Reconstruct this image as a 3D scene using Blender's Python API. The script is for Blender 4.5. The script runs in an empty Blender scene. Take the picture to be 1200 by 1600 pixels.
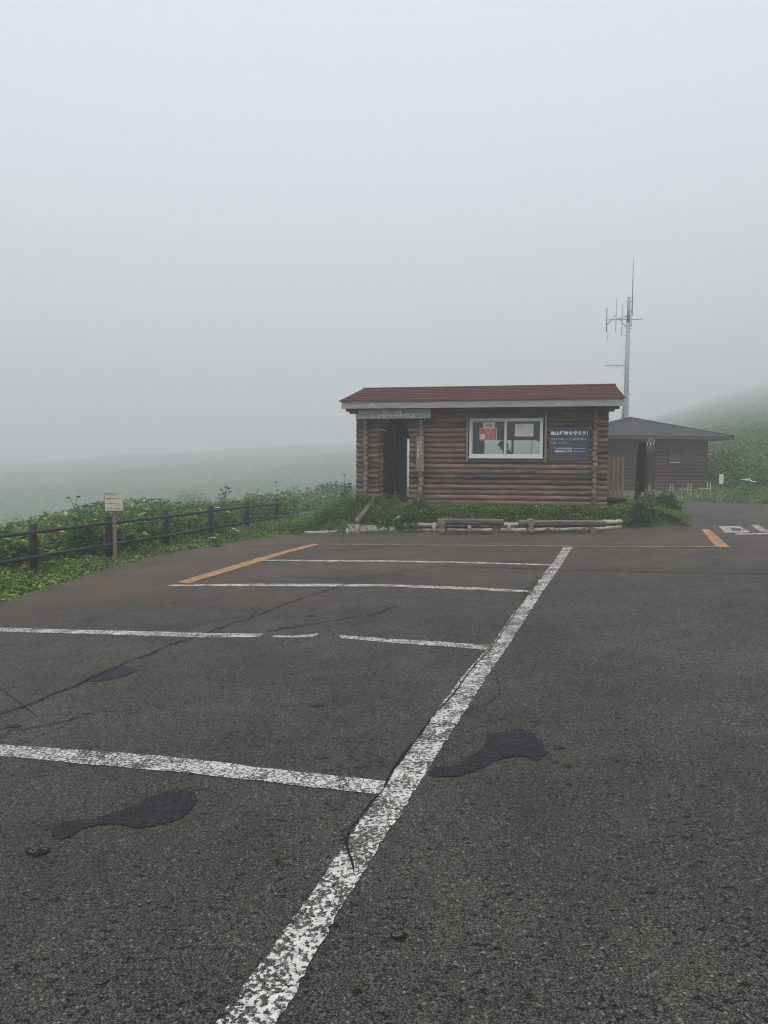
import bpy, math, random
import numpy as np
from mathutils import Vector, Matrix
from mathutils.geometry import tessellate_polygon
R = math.radians
rng = np.random.default_rng(7)
random.seed(7)
S = bpy.context.scene
COL = S.collection

# ------------------------------------------------------------------ camera
F = 1109.0                       # focal length in photograph pixels (1200 x 1600)
PITCH = math.atan(72 / F); ROLL = R(0.3); CAM_H = 1.6
cam = bpy.data.cameras.new('camera'); camo = bpy.data.objects.new('camera', cam); COL.objects.link(camo)
_f = Vector((0, math.cos(PITCH), -math.sin(PITCH))); _u = Vector((0, math.sin(PITCH), math.cos(PITCH))); _r = Vector((1, 0, 0))
_r2 = _r * math.cos(ROLL) + _u * math.sin(ROLL); _u2 = -_r * math.sin(ROLL) + _u * math.cos(ROLL)
camo.matrix_world = Matrix(((_r2.x, _u2.x, -_f.x, 0), (_r2.y, _u2.y, -_f.y, 0), (_r2.z, _u2.z, -_f.z, CAM_H), (0, 0, 0, 1)))
cam.sensor_fit = 'VERTICAL'; cam.sensor_height = 36; cam.lens = 36 * F / 1600
cam.clip_start = .05; cam.clip_end = 3000
S.camera = camo
S.render.resolution_x = 768; S.render.resolution_y = 1024

# ------------------------------------------------------------------ sky, sun, exposure
SUN_EL, SUN_ROT = R(58), R(200)
w = bpy.data.worlds.new('World'); S.world = w; w.use_nodes = True
nt = w.node_tree; nt.nodes.clear()
out = nt.nodes.new('ShaderNodeOutputWorld')
sky = nt.nodes.new('ShaderNodeTexSky'); sky.sky_type = 'NISHITA'; sky.sun_disc = False
sky.sun_elevation = SUN_EL; sky.sun_rotation = SUN_ROT; sky.dust_density = 4.0
b1 = nt.nodes.new('ShaderNodeBackground'); b1.inputs[1].default_value = .016
nt.links.new(sky.outputs[0], b1.inputs[0])
tc = nt.nodes.new('ShaderNodeTexCoord'); sx = nt.nodes.new('ShaderNodeSeparateXYZ')
nt.links.new(tc.outputs['Generated'], sx.inputs[0])
ns = nt.nodes.new('ShaderNodeTexNoise'); ns.inputs['Scale'].default_value = 1.6; ns.inputs['Detail'].default_value = 3
nt.links.new(tc.outputs['Generated'], ns.inputs['Vector'])
ma = nt.nodes.new('ShaderNodeMath'); ma.operation = 'MULTIPLY_ADD'; ma.inputs[1].default_value = .12
nt.links.new(ns.outputs[0], ma.inputs[0]); nt.links.new(sx.outputs[2], ma.inputs[2])
cr = nt.nodes.new('ShaderNodeValToRGB')          # overcast: the sky brightens towards the zenith
cr.color_ramp.elements[0].position = 0.0; cr.color_ramp.elements[0].color = (.375, .395, .425, 1)
cr.color_ramp.elements[1].position = 1.0; cr.color_ramp.elements[1].color = (.485, .508, .555, 1)
e = cr.color_ramp.elements.new(.55); e.color = (.445, .465, .503, 1)
nt.links.new(ma.outputs[0], cr.inputs[0])
b2 = nt.nodes.new('ShaderNodeBackground'); b2.inputs[1].default_value = .80
nt.links.new(cr.outputs[0], b2.inputs[0])
ad = nt.nodes.new('ShaderNodeAddShader'); nt.links.new(b1.outputs[0], ad.inputs[0]); nt.links.new(b2.outputs[0], ad.inputs[1])
nt.links.new(ad.outputs[0], out.inputs['Surface'])
sun = bpy.data.lights.new('sun', 'SUN'); sun.energy = 1.5; sun.angle = R(50); sun.color = (1, .97, .93)
suno = bpy.data.objects.new('sun', sun); COL.objects.link(suno)
suno.rotation_euler = (R(90) - SUN_EL, 0, R(180) - SUN_ROT)
S.view_settings.view_transform = 'Standard'; S.view_settings.look = 'None'
S.view_settings.exposure = 1.3; S.view_settings.gamma = 1.0; S.view_settings.use_curve_mapping = False
S.cycles.volume_bounces = 2; S.cycles.max_bounces = 6; S.cycles.transparent_max_bounces = 12
S.cycles.filter_width = 1.1; S.cycles.use_denoising = True; S.cycles.denoising_prefilter = 'NONE'
S.cycles.caustics_reflective = False; S.cycles.caustics_refractive = False

# ------------------------------------------------------------------ helpers: ground
GA, GB = 0.03888, -0.00769       # the car park tilts down to the left
def P(x, y): return GA * x + GB * y
def g(px, py, dz=0.0):           # where a ray through a photograph pixel meets the tilted car park
    d = _f * F + _r2 * (px - 600) - _u2 * (py - 800)
    d = d / d.y
    t = (-CAM_H) / (d.z - GA * d.x - GB)
    return (d.x * t, t, P(d.x * t, t) + dz)
def sstep(a, b, x):
    t = np.clip((np.asarray(x, float) - a) / (b - a), 0, 1); return t * t * (3 - 2 * t)
FX, FY, DX, DY = -6.0, 12.1, .2707, .9627      # fence line: first post, direction
def fence_s(x, y): return -((x - FX) * DY - (y - FY) * DX)      # distance beyond the fence (to its left)
TH = R(11); CO = Vector((-.76, 19.56, .58)); CU = Vector((math.cos(TH), -math.sin(TH), 0)); CV = Vector((math.sin(TH), math.cos(TH), 0))
def cab_uv(x, y): return (x - CO.x) * CU.x + (y - CO.y) * CU.y, (x - CO.x) * CV.x + (y - CO.y) * CV.y
def terr(x, y):
    x = np.asarray(x, float); y = np.asarray(y, float)
    p = GA * x + GB * y - .03
    r = np.hypot(x, y); az = x / np.maximum(y, 1.0); az = np.where(y < 1, np.sign(x) * 2, az); azc = np.clip(az, -.6, .7)
    L = np.interp(r, [0, 15, 25, 40, 70, 120, 200, 330, 500, 620, 760], [-.3, -.4, -1.6, -3.2, -5.6, -8.0, -7.0, -2.6, 1.6, -4, -10])
    sl = np.interp(azc, [-.6, -.54, -.30, -.05, .25, .7], [-.004, 0, .017, .034, .05, .06])
    L = L + sl * np.clip(r - 30, 0, 470)
    Rr = np.interp(r, [0, 26, 31, 37, 46, 60, 760], [0, .3, .5, 1.1, 1.6, 1.9, 4.5])
    wa = sstep(.02, .5, azc)
    wb = np.interp(azc, [.1, .30, .36, .46, .54, .62, .7], [.01, .045, .064, .088, .103, .12, .135])
    Rr = Rr + wb * np.clip(r - 46, 0, 710) * (.84 + .22 * sstep(60, 450, r))
    far = L * (1 - wa) + Rr * wa
    s = fence_s(x, y)
    wl = sstep(.2, 26, s)
    wr = sstep(27, 37, y) * sstep(-2, 3, -s + 1)
    wx = sstep(26, 44, x) * sstep(20, 30, y + x * .2)
    ww = np.clip(np.maximum(np.maximum(wl, wr), wx * .8), 0, 1)
    ww = np.maximum(ww, sstep(60, 90, r) * sstep(0, 30, y))
    und = np.sin(x * .071 + y * .043) * np.sin(y * .057 - x * .03 + 1) * np.clip((r - 40) / 60, 0, 1) * (1.1 - .8 * wa)
    z = p * (1 - ww) + (far + und) * ww
    u, v = cab_uv(x, y)              # planting bed that climbs to the cabin, and the cabin's level pad
    pad = sstep(-1.45, -.15, v) * (1 - sstep(5.5, 9, v)) * sstep(-1.6, -.2, u) * (1 - sstep(7.6, 10.2, u))
    z = z * (1 - pad) + pad * .50
    return z
def tz(x, y): return float(terr(x, y))

# ------------------------------------------------------------------ helpers: objects
def setp(o, label=None, cat=None, group=None, kind=None):
    if label: o['label'] = label
    if cat: o['category'] = cat
    if group: o['group'] = group
    if kind: o['kind'] = kind
    return o
def empty(name, loc, rz=0, label=None, cat=None, group=None):
    o = bpy.data.objects.new(name, None); COL.objects.link(o); o.location = loc; o.rotation_euler = (0, 0, rz)
    o.empty_display_size = .2
    return setp(o, label, cat, group)
def copy_tree(o, parent=None):
    c = o.copy(); COL.objects.link(c); c.parent = parent
    for ch in [k for k in o.children]: copy_tree(ch, c)
    return c
class MB:
    def __init__(s): s.v = []; s.f = []; s.m = []; s.sm = []; s.n = 0
    def add(s, vs, fs, m=0, smooth=False):
        b = s.n; s.v.extend([tuple(p) for p in vs]); s.n += len(vs)
        for q in fs: s.f.append(tuple(i + b for i in q)); s.m.append(m); s.sm.append(smooth)
    def box(s, a, b, m=0, rot=None):
        (x0, y0, z0), (x1, y1, z1) = a, b
        vs = [(x, y, z) for x in (x0, x1) for y in (y0, y1) for z in (z0, z1)]
        s.add(vs, [(0, 1, 3, 2), (4, 6, 7, 5), (0, 4, 5, 1), (2, 3, 7, 6), (0, 2, 6, 4), (1, 5, 7, 3)], m); return s
    def beam(s, p, q, wd, ht, m=0, up=(0, 0, 1)):         # box along p-q
        p = Vector(p); q = Vector(q); d = (q - p).normalized(); u = Vector(up)
        sd = d.cross(u).normalized(); u = sd.cross(d).normalized(); vs = []
        for c in (p, q):
            for a, b in ((-1, -1), (1, -1), (1, 1), (-1, 1)): vs.append(c + sd * (a * wd / 2) + u * (b * ht / 2))
        s.add(vs, [(3, 2, 1, 0), (4, 5, 6, 7), (0, 1, 5, 4), (1, 2, 6, 5), (2, 3, 7, 6), (3, 0, 4, 7)], m); return s
    def tube(s, pts, rad, sides=10, m=0, capm=None, jit=0.0, cap=True, bevel=0.0):
        pts = [Vector(p) for p in pts]
        rad = list(rad) if hasattr(rad, '__len__') else [rad] * len(pts)
        if bevel > 0:
            d0 = (pts[1] - pts[0]).normalized(); d1 = (pts[-1] - pts[-2]).normalized()
            pts = [pts[0], pts[0] + d0 * bevel] + pts[1:-1] + [pts[-1] - d1 * bevel, pts[-1]]
            rad = [rad[0] * .86, rad[0]] + rad[1:-1] + [rad[-1], rad[-1] * .86]
        vs = []; fs = []
        ph = [1 + jit * random.uniform(-1, 1) for _ in range(sides)]
        for i, p in enumerate(pts):
            d = (pts[min(i + 1, len(pts) - 1)] - pts[max(i - 1, 0)]).normalized()
            a = Vector((0, 0, 1)) if abs(d.z) < .9 else Vector((1, 0, 0))
            e1 = d.cross(a).normalized(); e2 = e1.cross(d).normalized()
            rr = rad[i] * (1 + jit * random.uniform(-.6, .6))
            for k in range(sides):
                t = 2 * math.pi * k / sides
                vs.append(p + (e1 * math.cos(t) + e2 * math.sin(t)) * rr * ph[k])
        for i in range(len(pts) - 1):
            for k in range(sides):
                k2 = (k + 1) % sides
                fs.append((i * sides + k, i * sides + k2, (i + 1) * sides + k2, (i + 1) * sides + k))
        s.add(vs, fs, m, True)
        if cap:
            cm = m if capm is None else capm
            b = s.n - len(vs)
            s.f.append(tuple(b + k for k in range(sides))[::-1]); s.m.append(cm); s.sm.append(False)
            e0 = b + (len(pts) - 1) * sides
            s.f.append(tuple(e0 + k for k in range(sides))); s.m.append(cm); s.sm.append(False)
        return s
    def prism(s, pts2, y0, y1, m=0):          # polygon in x,z extruded in y
        n = len(pts2); vs = [(x, y0, z) for x, z in pts2] + [(x, y1, z) for x, z in pts2]
        fs = [tuple(range(n)), tuple(range(2 * n - 1, n - 1, -1))] + [(i, i + n, (i + 1) % n + n, (i + 1) % n) for i in range(n)]
        s.add(vs, fs, m); return s
    def build(s, name, mats, parent=None, loc=None):
        me = bpy.data.meshes.new(name); me.from_pydata(s.v, [], s.f)
        mats = mats if isinstance(mats, (list, tuple)) else [mats]
        for m in mats: me.materials.append(m)
        me.polygons.foreach_set('material_index', s.m); me.polygons.foreach_set('use_smooth', s.sm); me.update()
        o = bpy.data.objects.new(name, me); COL.objects.link(o)
        if parent: o.parent = parent
        if loc is not None: o.location = loc
        return o
def np_mesh(name, V, Fc, mats, parent=None, mi=None):      # numpy mesh of triangles
    me = bpy.data.meshes.new(name); n = len(V); k = len(Fc); c = Fc.shape[1]
    me.vertices.add(n); me.vertices.foreach_set('co', np.ascontiguousarray(V, dtype=np.float32).ravel())
    me.loops.add(k * c); me.loops.foreach_set('vertex_index', np.ascontiguousarray(Fc, dtype=np.int32).ravel())
    me.polygons.add(k); me.polygons.foreach_set('loop_start', np.arange(0, k * c, c, dtype=np.int32))
    me.polygons.foreach_set('loop_total', np.full(k, c, dtype=np.int32))
    for m in (mats if isinstance(mats, (list, tuple)) else [mats]): me.materials.append(m)
    if mi is not None: me.polygons.foreach_set('material_index', np.ascontiguousarray(mi, dtype=np.int32))
    me.update(calc_edges=True); me.validate()
    o = bpy.data.objects.new(name, me); COL.objects.link(o)
    if parent: o.parent = parent
    return o

# ------------------------------------------------------------------ helpers: materials
class NT:
    def __init__(s, name):
        s.mat = bpy.data.materials.new(name); s.mat.use_nodes = True; s.t = s.mat.node_tree; s.t.nodes.clear()
        s.out = s.t.nodes.new('ShaderNodeOutputMaterial'); s.tc = s.t.nodes.new('ShaderNodeTexCoord')
        s.obj = s.tc.outputs['Object']
    def put(s, sock, v):
        if isinstance(v, bpy.types.NodeSocket): s.t.links.new(v, sock)
        elif isinstance(v, (tuple, list)) and len(v) == 3 and sock.type == 'RGBA': sock.default_value = (*v, 1)
        else: sock.default_value = v
    def node(s, typ, outi=0, **kw):
        n = s.t.nodes.new('ShaderNode' + typ)
        for k, v in kw.items():
            k2 = k.replace('_', ' ')
            if k.startswith('i') and k[1:].isdigit(): s.put(n.inputs[int(k[1:])], v)
            elif k2 in n.inputs: s.put(n.inputs[k2], v)
            else: setattr(n, k, v)
        return n.outputs[outi]
    def noise(s, scale, detail=4, rough=.6, vec=None, dist=0.0):
        return s.node('TexNoise', Vector=vec or s.obj, Scale=scale, Detail=detail, Roughness=rough, Distortion=dist)
    def vor(s, scale, feature='F1', outi=0, vec=None):
        return s.node('TexVoronoi', outi, feature=feature, Vector=vec or s.obj, Scale=scale)
    def scale(s, v, vec=None): return s.node('Mapping', Vector=vec or s.obj, Scale=v)
    def math(s, op, a, b=0.0, c=0.0, clamp=False): return s.node('Math', operation=op, i0=a, i1=b, i2=c, use_clamp=clamp)
    def mr(s, v, a, b, c=0.0, d=1.0, smooth=False):
        return s.node('MapRange', i0=v, i1=a, i2=b, i3=c, i4=d, interpolation_type='SMOOTHSTEP' if smooth else 'LINEAR')
    def mix(s, f, a, b, mode='MIX'):
        n = s.t.nodes.new('ShaderNodeMix'); n.data_type = 'RGBA'; n.blend_type = mode
        s.put(n.inputs[0], f); s.put(n.inputs[6], a); s.put(n.inputs[7], b); return n.outputs[2]
    def ramp(s, v, stops, interp='LINEAR'):
        n = s.t.nodes.new('ShaderNodeValToRGB'); s.put(n.inputs[0], v); el = n.color_ramp.elements
        n.color_ramp.interpolation = interp
        while len(el) < len(stops): el.new(.5)
        for e, (p, c) in zip(el, stops): e.position = p; e.color = (*c, 1)
        return n.outputs[0]
    def bump(s, h, strength=.3, dist=.01, normal=None):
        kw = dict(Height=h, Strength=strength, Distance=dist)
        if normal is not None: kw['Normal'] = normal
        return s.node('Bump', **kw)
    def bsdf(s, color, rough=.8, normal=None, spec=.3, metal=0.0, **kw):
        n = s.t.nodes.new('ShaderNodeBsdfPrincipled'); s.put(n.inputs['Base Color'], color); s.put(n.inputs['Roughness'], rough)
        s.put(n.inputs['Specular IOR Level'], spec); s.put(n.inputs['Metallic'], metal)
        if normal is not None: s.put(n.inputs['Normal'], normal)
        return n.outputs[0]
    def end(s, shader): s.t.links.new(shader, s.out.inputs['Surface']); return s.mat
def island(n): return n.t.nodes.new('ShaderNodeNewGeometry').outputs['Random Per Island']
def simple(name, c, rough=.7, var=.15, sc=8, metal=0.0, spec=.3, bumpd=.002):
    n = NT(name); a = n.noise(sc, 5, .65)
    k = n.mr(a, .3, .7, 1 - var, 1 + var)
    col = n.mix(1.0, c, n.node('CombineColor', i0=k, i1=k, i2=k), 'MULTIPLY')
    return n.end(n.bsdf(col, rough, n.bump(n.noise(sc * 6, 4), .35, bumpd), spec, metal))

def asphalt_nodes(n):
    o = n.obj
    fine = n.noise(150, 2, .6); mid = n.noise(48, 5, .75); big = n.noise(.55, 4, .6); big2 = n.noise(2.4, 5, .65)
    peb = n.vor(72, 'F1', 1); pebd = n.vor(72)
    pv = n.node('SeparateColor', i0=peb)
    base = n.ramp(mid, [(.38, (.004, .004, .003)), (.46, (.026, .0245, .0205)), (.54, (.052, .049, .0425)), (.66, (.125, .117, .10))])
    base = n.mix(.6, base, n.ramp(fine, [(.38, (.004, .004, .0035)), (.5, (.043, .040, .035)), (.62, (.18, .17, .148))]))
    stone = n.math('MULTIPLY', n.mr(pv, .86, .97), n.mr(pebd, .46, .30), clamp=True)
    base = n.mix(n.math('MULTIPLY', stone, .85), base, (.22, .213, .195))
    # small pits where the binder has gone
    pit = n.noise(33, 3, .6, n.scale((1, 1.5, 1)))
    pit2 = n.noise(5.5, 2, .5)
    pm = n.math('MULTIPLY', n.mr(pit, .60, .64), n.mr(pit2, .40, .52))
    pit3 = n.noise(55, 2, .5, n.scale((1, 1.3, 1)), .6)
    pm = n.math('MAXIMUM', pm, n.math('MULTIPLY', n.mr(pit3, .655, .70), .9))
    dv = n.node('MixRGB', i0=.12, i1=o, i2=n.node('TexNoise', 1, Vector=o, Scale=2.2, Detail=6.0))
    ck = n.math('MULTIPLY', n.mr(n.vor(.9, 'DISTANCE_TO_EDGE', vec=dv), .004, .0), n.math('MULTIPLY', n.mr(n.noise(.5, 3, .5), .50, .58), n.math('MULTIPLY', n.mr(n.node('SeparateXYZ', 1, i0=o), 3.2, 4.2), n.mr(n.node('SeparateXYZ', 0, i0=o), .6, -.2))))
    pm = n.math('MAXIMUM', pm, ck)
    base = n.mix(n.math('MULTIPLY', pm, .95), base, (.005, .005, .005))
    g1 = n.mr(big, .3, .7, .76, 1.28); g2 = n.mr(big2, .3, .7, .82, 1.2); gg = n.math('MULTIPLY', g1, g2)
    base = n.mix(1.0, base, n.node('CombineColor', i0=gg, i1=gg, i2=gg), 'MULTIPLY')
    # earthy brown film over the far left of the car park
    sp = n.t.nodes.new('ShaderNodeSeparateXYZ'); n.put(sp.inputs[0], o)
    far = n.mr(n.math('SUBTRACT', sp.outputs[1], n.math('MULTIPLY', sp.outputs[0], .35)), 7.5, 12.5, 0, 1, True)
    bf = n.math('MULTIPLY', far, n.mr(n.noise(.8, 5, .6, n.scale((.5, 1, 1))), .40, .62, .1, 1))
    base = n.mix(n.math('MULTIPLY', bf, .8), base, n.mix(n.noise(18, 5, .7), (.066, .043, .032), (.165, .115, .085)))
    h = n.math('ADD', n.math('MULTIPLY', mid, 1.2), n.math('MULTIPLY', fine, 1.0))
    h = n.math('SUBTRACT', h, n.math('MULTIPLY', pm, 1.4))
    nm = n.bump(h, 1.0, .012)
    base = n.mix(1.0, base, (1.16, 1.145, 1.105), 'MULTIPLY')
    rough = n.mr(fine, .3, .7, .72, .95)
    return base, rough, nm, mid, fine
def mat_asphalt():
    n = NT('asphalt'); c, r, nm, _, _ = asphalt_nodes(n); return n.end(n.bsdf(c, r, nm, .28))
def mat_paint(name, col, wear, thick=True, crack=.5, sc=1.0):
    n = NT(name); c, r, nm, mid, fine = asphalt_nodes(n)
    a = n.noise(62 * sc, 6, .72); b = n.noise(6, 4, .6); d = n.vor(19, 'DISTANCE_TO_EDGE', vec=n.node('MixRGB', i0=.06, i1=n.obj, i2=n.node('TexNoise', 1, Vector=n.obj, Scale=9.0)))
    v = n.math('ADD', n.math('MULTIPLY', a, 1.0), n.math('MULTIPLY', b, .40))
    m = n.mr(v, wear + .02, wear + .05)
    m = n.math('MULTIPLY', m, n.mr(d, .008, .055 * crack + .012, 1 - crack, 1), clamp=True)
    dirt = n.mr(n.noise(14, 5, .7), .35, .7, .72, 1.06)
    pc = n.mix(1.0, col, n.node('CombineColor', i0=dirt, i1=dirt, i2=dirt), 'MULTIPLY')
    cc = n.mix(m, c, pc)
    h = n.math('ADD', n.math('MULTIPLY', m, .6), n.math('MULTIPLY', mid, .8))
    return n.end(n.bsdf(cc, .75, n.bump(h, .6, .006), .3))
def mat_wood(name, c1, c2, c3, axis=0, rough=.8, redspeck=0.0, sc=1.0):
    n = NT(name); sc3 = [28 * sc, 28 * sc, 28 * sc]; sc3[axis] = 2.2 * sc
    sv = n.scale(tuple(sc3)); gr = n.noise(1.0, 7, .68, sv, .4)
    sv2 = [3.2, 3.2, 3.2]; sv2[axis] = .9
    pa = n.noise(1.0, 5, .65, n.scale(tuple(sv2)))
    isl = island(n)
    t = n.math('ADD', n.math('MULTIPLY', pa, .75), n.math('MULTIPLY', isl, .25))
    kk = n.mr(isl, 0, 1, .8, 1.18)
    col = n.mix(n.mr(t, .36, .60), c1, c2)
    col = n.mix(n.mr(gr, .52, .74), col, c3)
    dk = n.mr(gr, .25, .48, .45, 1); col = n.mix(1.0, col, n.node('CombineColor', i0=dk, i1=dk, i2=dk), 'MULTIPLY')
    col = n.mix(1.0, col, n.node('CombineColor', i0=kk, i1=kk, i2=kk), 'MULTIPLY')
    if redspeck:
        col = n.mix(n.math('MULTIPLY', n.mr(n.noise(1.0, 6, .7, n.scale(tuple(v * 2.4 for v in sv2))), .55, .66), redspeck), col, (.20, .085, .062))
    return n.end(n.bsdf(col, rough, n.bump(gr, .5, .006), .25))
def mat_leaf(name, stops, rough=.55, trans=.25):
    n = NT(name); r = island(n)
    c = n.mix(1.0, n.ramp(r, stops), (1.5, 1.4, 1.3), 'MULTIPLY')
    big = n.mr(n.noise(1.1, 3, .5), .35, .65, .72, 1.25)
    c = n.mix(1.0, c, n.node('CombineColor', i0=big, i1=big, i2=big), 'MULTIPLY')
    p = n.bsdf(c, rough, None, .35); t = n.node('BsdfTranslucent', Color=c)
    m = n.t.nodes.new('ShaderNodeMixShader'); m.inputs[0].default_value = trans
    n.t.links.new(p, m.inputs[1]); n.t.links.new(t, m.inputs[2]); return n.end(m.outputs[0])
def mat_glass():
    n = NT('window_glass'); lw = n.node('Fresnel', IOR=1.5)
    t = n.node('BsdfTransparent', Color=(.88, .91, .90)); gl = n.node('BsdfGlossy', Color=(.9, .93, .95), Roughness=.03)
    m = n.t.nodes.new('ShaderNodeMixShader'); n.put(m.inputs[0], n.math('ADD', lw, .0)); n.t.links.new(t, m.inputs[1]); n.t.links.new(gl, m.inputs[2])
    return n.end(m.outputs[0])
M = {}
M['asphalt'] = mat_asphalt(); M['grit'] = simple('dark_grit', (.10, .097, .09), .8, .4, 90)
M['white_main'] = mat_paint('worn_white_paint', (.66, .65, .60), .672, crack=.3, sc=.8)
M['white'] = mat_paint('white_paint', (.66, .65, .61), .652, crack=.9)
M['orange_faint'] = mat_paint('faint_orange_paint', (.52, .30, .13), .70, crack=.5)
M['white_faint'] = mat_paint('faint_white_paint', (.60, .60, .57), .66, crack=.5)
M['orange'] = mat_paint('orange_paint', (.60, .32, .12), .64, crack=.5)
M['logs'] = mat_wood('cabin_log', (.070, .049, .037), (.160, .103, .073), (.34, .28, .225), 0, .8, .5)
M['logs_v'] = mat_wood('cabin_cross_log', (.10, .078, .064), (.165, .125, .100), (.22, .185, .16), 1, .8, .3)
M['log_end'] = mat_wood('log_end_grain', (.135, .105, .083), (.20, .155, .12), (.26, .215, .18), 1, .85, 0)
M['grey_board'] = mat_wood('weathered_grey_board', (.37, .38, .375), (.44, .45, .445), (.56, .565, .56), 0, .85, 0)
M['brown_board'] = mat_wood('brown_board', (.075, .055, .048), (.095, .07, .06), (.13, .10, .09), 0, .8, 0)
M['dark_board'] = mat_wood('dark_inner_board', (.035, .032, .031), (.05, .045, .042), (.07, .062, .058), 2, .8, 0)
M['trim'] = mat_wood('window_trim_board', (.15, .135, .125), (.2, .18, .165), (.28, .26, .24), 2, .8, 0)
M['bench'] = mat_wood('bench_wood', (.105, .088, .073), (.17, .148, .124), (.34, .31, .27), 0, .85, 0)
M['bench_red'] = mat_wood('bench_reddish_wood', (.10, .05, .038), (.14, .075, .06), (.18, .12, .1), 2, .85, 0)
M['pale_log'] = mat_wood('bleached_log', (.22, .205, .18), (.36, .34, .31), (.55, .53, .49), 0, .9, 0, 1.3)
M['plank'] = mat_wood('plank_board', (.16, .125, .105), (.22, .175, .15), (.30, .26, .225), 2, .8, 0)
M['picket'] = mat_wood('picket_board', (.17, .115, .088), (.26, .19, .145), (.40, .33, .26), 2, .85, 0)
M['picket_edge'] = simple('fence_dark_resin', (.028, .029, .034), .55, .3, 12)
M['siding'] = mat_wood('brown_siding', (.070, .040, .028), (.088, .052, .038), (.115, .072, .055), 0, .7, 0)
M['siding_dark'] = simple('dark_brown_panel', (.046, .032, .026), .75, .15)
M['concrete'] = simple('concrete', (.36, .37, .35), .9, .2, 5)
M['alu'] = simple('white_aluminium', (.62, .66, .67), .4, .06, 5)
M['white_paint'] = simple('white_board', (.70, .70, .66), .6, .06, 10)
M['cream'] = simple('cream_notice', (.55, .51, .46), .6, .08, 10)
M['navy'] = simple('faded_navy_board', (.052, .064, .088), .55, .14, 9)
M['redp'] = simple('red_poster', (.50, .13, .105), .6, .08, 10)
M['yellow'] = simple('yellow_poster_panel', (.62, .52, .12), .6, .05)
M['paper'] = simple('white_paper', (.62, .64, .63), .7, .04)
M['ink'] = simple('grey_ink', (.09, .09, .10), .7, .05)
M['ink_red'] = simple('red_ink', (.34, .10, .09), .7, .05)
M['ink_pink'] = simple('faded_pink_paint', (.60, .42, .42), .7, .15)
M['letter_white'] = simple('white_letter_paint', (.95, .96, .96), .6, .12)
M['letter_pale'] = simple('pale_letter_paint', (.46, .50, .56), .6, .12)
M['black'] = simple('black_rubber', (.012, .013, .013), .7, .3)
M['steel'] = simple('galvanised_steel', (.29, .33, .36), .55, .10, 3, .25, .4)
M['rope'] = simple('blue_rope', (.10, .20, .30), .7, .2, 40)
M['wire'] = simple('pale_string', (.35, .42, .40), .6, .1)
M['skin'] = simple('skin', (.30, .18, .13), .6, .05)
M['cloth'] = simple('dark_jacket_cloth', (.025, .028, .034), .9, .2, 20)
M['cloth2'] = simple('dark_trouser_cloth', (.02, .02, .022), .9, .2, 20)
M['hair'] = simple('black_hair', (.012, .011, .010), .6, .2)
M['glass'] = mat_glass()
M['stake'] = simple('stake_wood', (.17, .15, .13), .85, .3, 30)
M['crack'] = simple('crack_shadow', (.008, .008, .008), .95, .3, 30)
M['moss'] = mat_leaf('moss_leaf', [(0, (.05, .075, .02)), (1, (.11, .13, .05))])
M['leaf'] = mat_leaf('herb_leaf', [(0, (.022, .06, .014)), (.4, (.05, .12, .024)), (.8, (.095, .19, .04)), (.95, (.17, .25, .06)), (1, (.30, .24, .07))])
M['leaf_bed'] = mat_leaf('bed_leaf', [(0, (.028, .07, .012)), (.45, (.07, .15, .026)), (.85, (.13, .235, .045)), (1, (.27, .32, .07))])
M['grassb'] = mat_leaf('grass_blade', [(0, (.04, .085, .018)), (.5, (.09, .17, .035)), (.85, (.15, .235, .055)), (1, (.27, .27, .10))])
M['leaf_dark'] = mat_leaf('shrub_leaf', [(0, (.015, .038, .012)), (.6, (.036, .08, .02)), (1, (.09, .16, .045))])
M['sasa'] = mat_leaf('bamboo_grass_leaf', [(0, (.03, .07, .018)), (.5, (.065, .13, .032)), (.85, (.12, .20, .055)), (1, (.24, .31, .14))])
M['stem'] = simple('plant_stem', (.06, .085, .03), .7, .2)
M['stem_dry'] = simple('dry_stem', (.06, .05, .035), .8, .2)
M['petal'] = simple('white_petal', (.72, .74, .70), .6, .05)
def mat_ground():
    n = NT('hillside'); a = n.noise(.12, 6, .6); b = n.noise(1.4, 6, .7); c = n.noise(9, 5, .7)
    col = n.mix(n.mr(a, .35, .65), (.022, .050, .014), (.075, .130, .038))
    col = n.mix(n.mr(b, .42, .66), col, (.028, .048, .018)); col = n.mix(n.mr(c, .5, .75, 0, .6), col, (.11, .14, .06))
    return n.end(n.bsdf(col, .9, n.bump(n.math('ADD', b, n.math('MULTIPLY', c, .3)), .8, .12), .15))
M['ground'] = mat_ground()
def mat_gravel():
    n = NT('gravel'); a = n.vor(38, 'F1', 1); d = n.vor(38); b = n.noise(1.3, 5, .65); c = n.noise(12, 5, .75)
    v = n.node('SeparateColor', i0=a)
    col = n.ramp(v, [(0, (.05, .048, .046)), (.6, (.085, .08, .076)), (1, (.20, .19, .18))])
    k = n.mr(b, .3, .7, .72, 1.2); k = n.math('MULTIPLY', k, n.mr(c, .3, .7, .6, 1.3))
    col = n.mix(1.0, col, n.node('CombineColor', i0=k, i1=k, i2=k), 'MULTIPLY')
    col = n.mix(n.mr(n.noise(.8, 5, .7), .57, .68, 0, .6), col, (.045, .055, .022))
    return n.end(n.bsdf(col, .9, n.bump(n.math('ADD', d, c), .9, .03), .2))
M['gravel'] = mat_gravel()
def mat_roof(name, c, c2, rough):
    n = NT(name); a = n.noise(1.0, 6, .65, n.scale((1.2, 6, 6))); b = n.noise(22, 5, .7)
    col = n.mix(n.mr(a, .35, .68), c, c2); k = n.mr(b, .3, .7, .8, 1.15)
    col = n.mix(1.0, col, n.node('CombineColor', i0=k, i1=k, i2=k), 'MULTIPLY')
    return n.end(n.bsdf(col, rough, n.bump(b, .2, .002), .25))
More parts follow.
